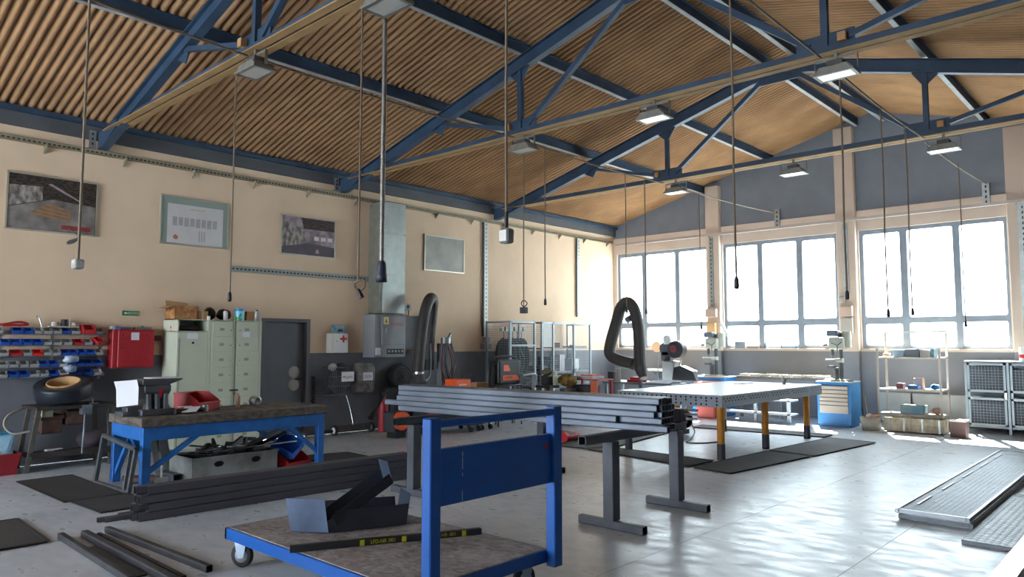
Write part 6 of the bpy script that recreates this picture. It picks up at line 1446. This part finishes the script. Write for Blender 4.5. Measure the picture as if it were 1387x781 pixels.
sag(8.78, 7.78, 4.58, 11.7, 4.58, .04, 'overhead cable beyond the ridge between duct truss and window truss')
sag(8.74, 11.86, 4.58, 16.45, 4.70, .05, 'overhead cable from the window truss to the hanger over the third window')
def drop(x, y, z1, z0, kind, label, r=.009, bend=0.0):
    t = T('hanging_socket', label, 'hanging cable', (x, y, z0))
    pth = [(x, y, z1), (x+.004, y, (z1*2+z0)/3), (x-.006, y+.004, (z1+2*z0)/3), (x+bend, y+bend, z0)]
    mm = cable_m if kind != 'conduit' else mat('flex_conduit', '8E8A84', .4, .5, var=.2, scale=40)
    P(MB().tube(pth, r, 7, 4), 'cable', mm, t); q = Vector((x+bend, y+bend, z0))
    if kind == 'plug': P(MB().lathe(q, [(.009, .035), (.018, .015), (.022, -.04), (.017, -.065), (0, -.065)], 10), 'plug', black, t)
    if kind == 'conduit':
        m = MB()
        for k in range(40): m.lathe((x-.004, y+.003, z0+.1+k*.03), [(r+.0005, 0), (r+.004, .01), (r+.0005, .02)], 10)
        P(m, 'conduit_ribs', mm, t)
        P(MB().lathe(q, [(.026, .10), (.036, .08), (.042, .03), (.042, 0), (.047, -.01), (.047, -.075), (0, -.075)], 14), 'coupling', mat('coupling_blue', '33394A', .5), t)
    if kind == 'box':
        P(MB().box(q.x-.035, q.x+.035, q.y-.03, q.y+.03, q.z-.08, q.z), 'socket_case', mat('case_alu', '9C9C9A', .4, .5), t, bev=.010)
        P(MB().cyl((q.x, q.y, q.z), (q.x, q.y, q.z+.09), .011, n=8), 'gland', cable_k, t)
    if kind == 'cube':
        P(MB().box(q.x-.045, q.x+.045, q.y-.045, q.y+.045, q.z-.09, q.z), 'socket_case', mat('case_dark', '3C3E42'), t, bev=.008)
        P(MB().tube([q+Vector((0, 0, 0)), q+Vector((.04, .03, .05)), q+Vector((0, 0, .1)), q+Vector((-.03, -.02, .05)), q], .008, 6, 3), 'hook', black, t)
    if kind == 'wrapped':
        P(MB().box(q.x-.05, q.x+.05, q.y-.04, q.y+.04, q.z-.085, q.z), 'wrapped_socket', mat('cling_film', 'C6C9C4', .25, hex2='8C908C', scale=14), t, bev=.015, seg=2)
        P(MB().tube([q+Vector((0, 0, .18)), q+Vector((-.06, -.05, .16)), q+Vector((-.08, -.065, .14)), q+Vector((-.04, -.03, .15)), q+Vector((0, 0, .19))], .009, 6, 3).tube([q+Vector((0, 0, .2)), q+Vector((-.09, -.07, .29))], .003, 5, 0), 'cable_tie_loop', cable_k, t)
    if kind == 'loop':
        P(MB().tube([q, q+Vector((.04, .03, .0)), q+Vector((.04, .03, -.06)), q+Vector((0, 0, -.08)), q+Vector((-.02, -.02, -.03)), q], .008, 6, 3), 'knot', cable_m, t)
        P(MB().cyl(q+Vector((0, 0, -.07)), q+Vector((.025, .02, -.14)), .015, .022, n=10), 'plug', black, t)
drop(4.45, 2.06, 4.66, 2.34, 'wrapped', 'hanging cable ending in a film-wrapped socket with a tie loop', .012)
drop(4.42, 3.44, 4.37, 2.10, 'plug', 'hanging cable with black plug just above the lockers', .008)
drop(6.585, 3.44, 4.37, 2.12, 'loop', 'thin hanging cable with knotted end and small dark plug', .008)
drop(6.545, 3.70, 4.608, 2.20, 'conduit', 'thick flexible conduit with a dark blue coupling in front of the duct', .02)
drop(8.78, 2.83, 4.68, 2.23, 'box', 'hanging cable with a silver socket box', .008)
drop(4.45, 7.82, 4.56, 2.14, 'cube', 'hanging cable with a dark cube socket in front of the wire cage')
drop(4.45, 8.30, 4.55, 2.25, 'plug', 'hanging cable with small plug between the cube socket and the windows')
drop(4.45, 10.45, 4.53, 2.2, 'plug', 'hanging cable in front of the corner window, nearer the cages')
drop(4.45, 11.06, 4.55, 2.2, 'plug', 'hanging cable in front of the corner window, beside the window truss')
drop(4.62, 12.73, 4.50, 1.95, 'plug', 'hanging cable with plug at the pillar edge of the corner window')
drop(8.78, 5.55, 4.56, 2.12, 'plug', 'long hanging cable with plug in front of the middle window', .009)
drop(8.78, 8.17, 4.55, 2.15, 'plug', 'hanging cable with plug in front of the pillar by the third window', .010)
drop(8.78, 9.62, 4.54, 2.0, 'plug', 'hanging cable in front of the first pane of the third window')
drop(8.78, 10.70, 4.55, 2.05, 'plug', 'hanging cable with plug in front of the second pane of the third window')
drop(8.78, 13.85, 4.60, 1.95, 'plug', 'hanging cable with plug in front of the last pane of the third window')
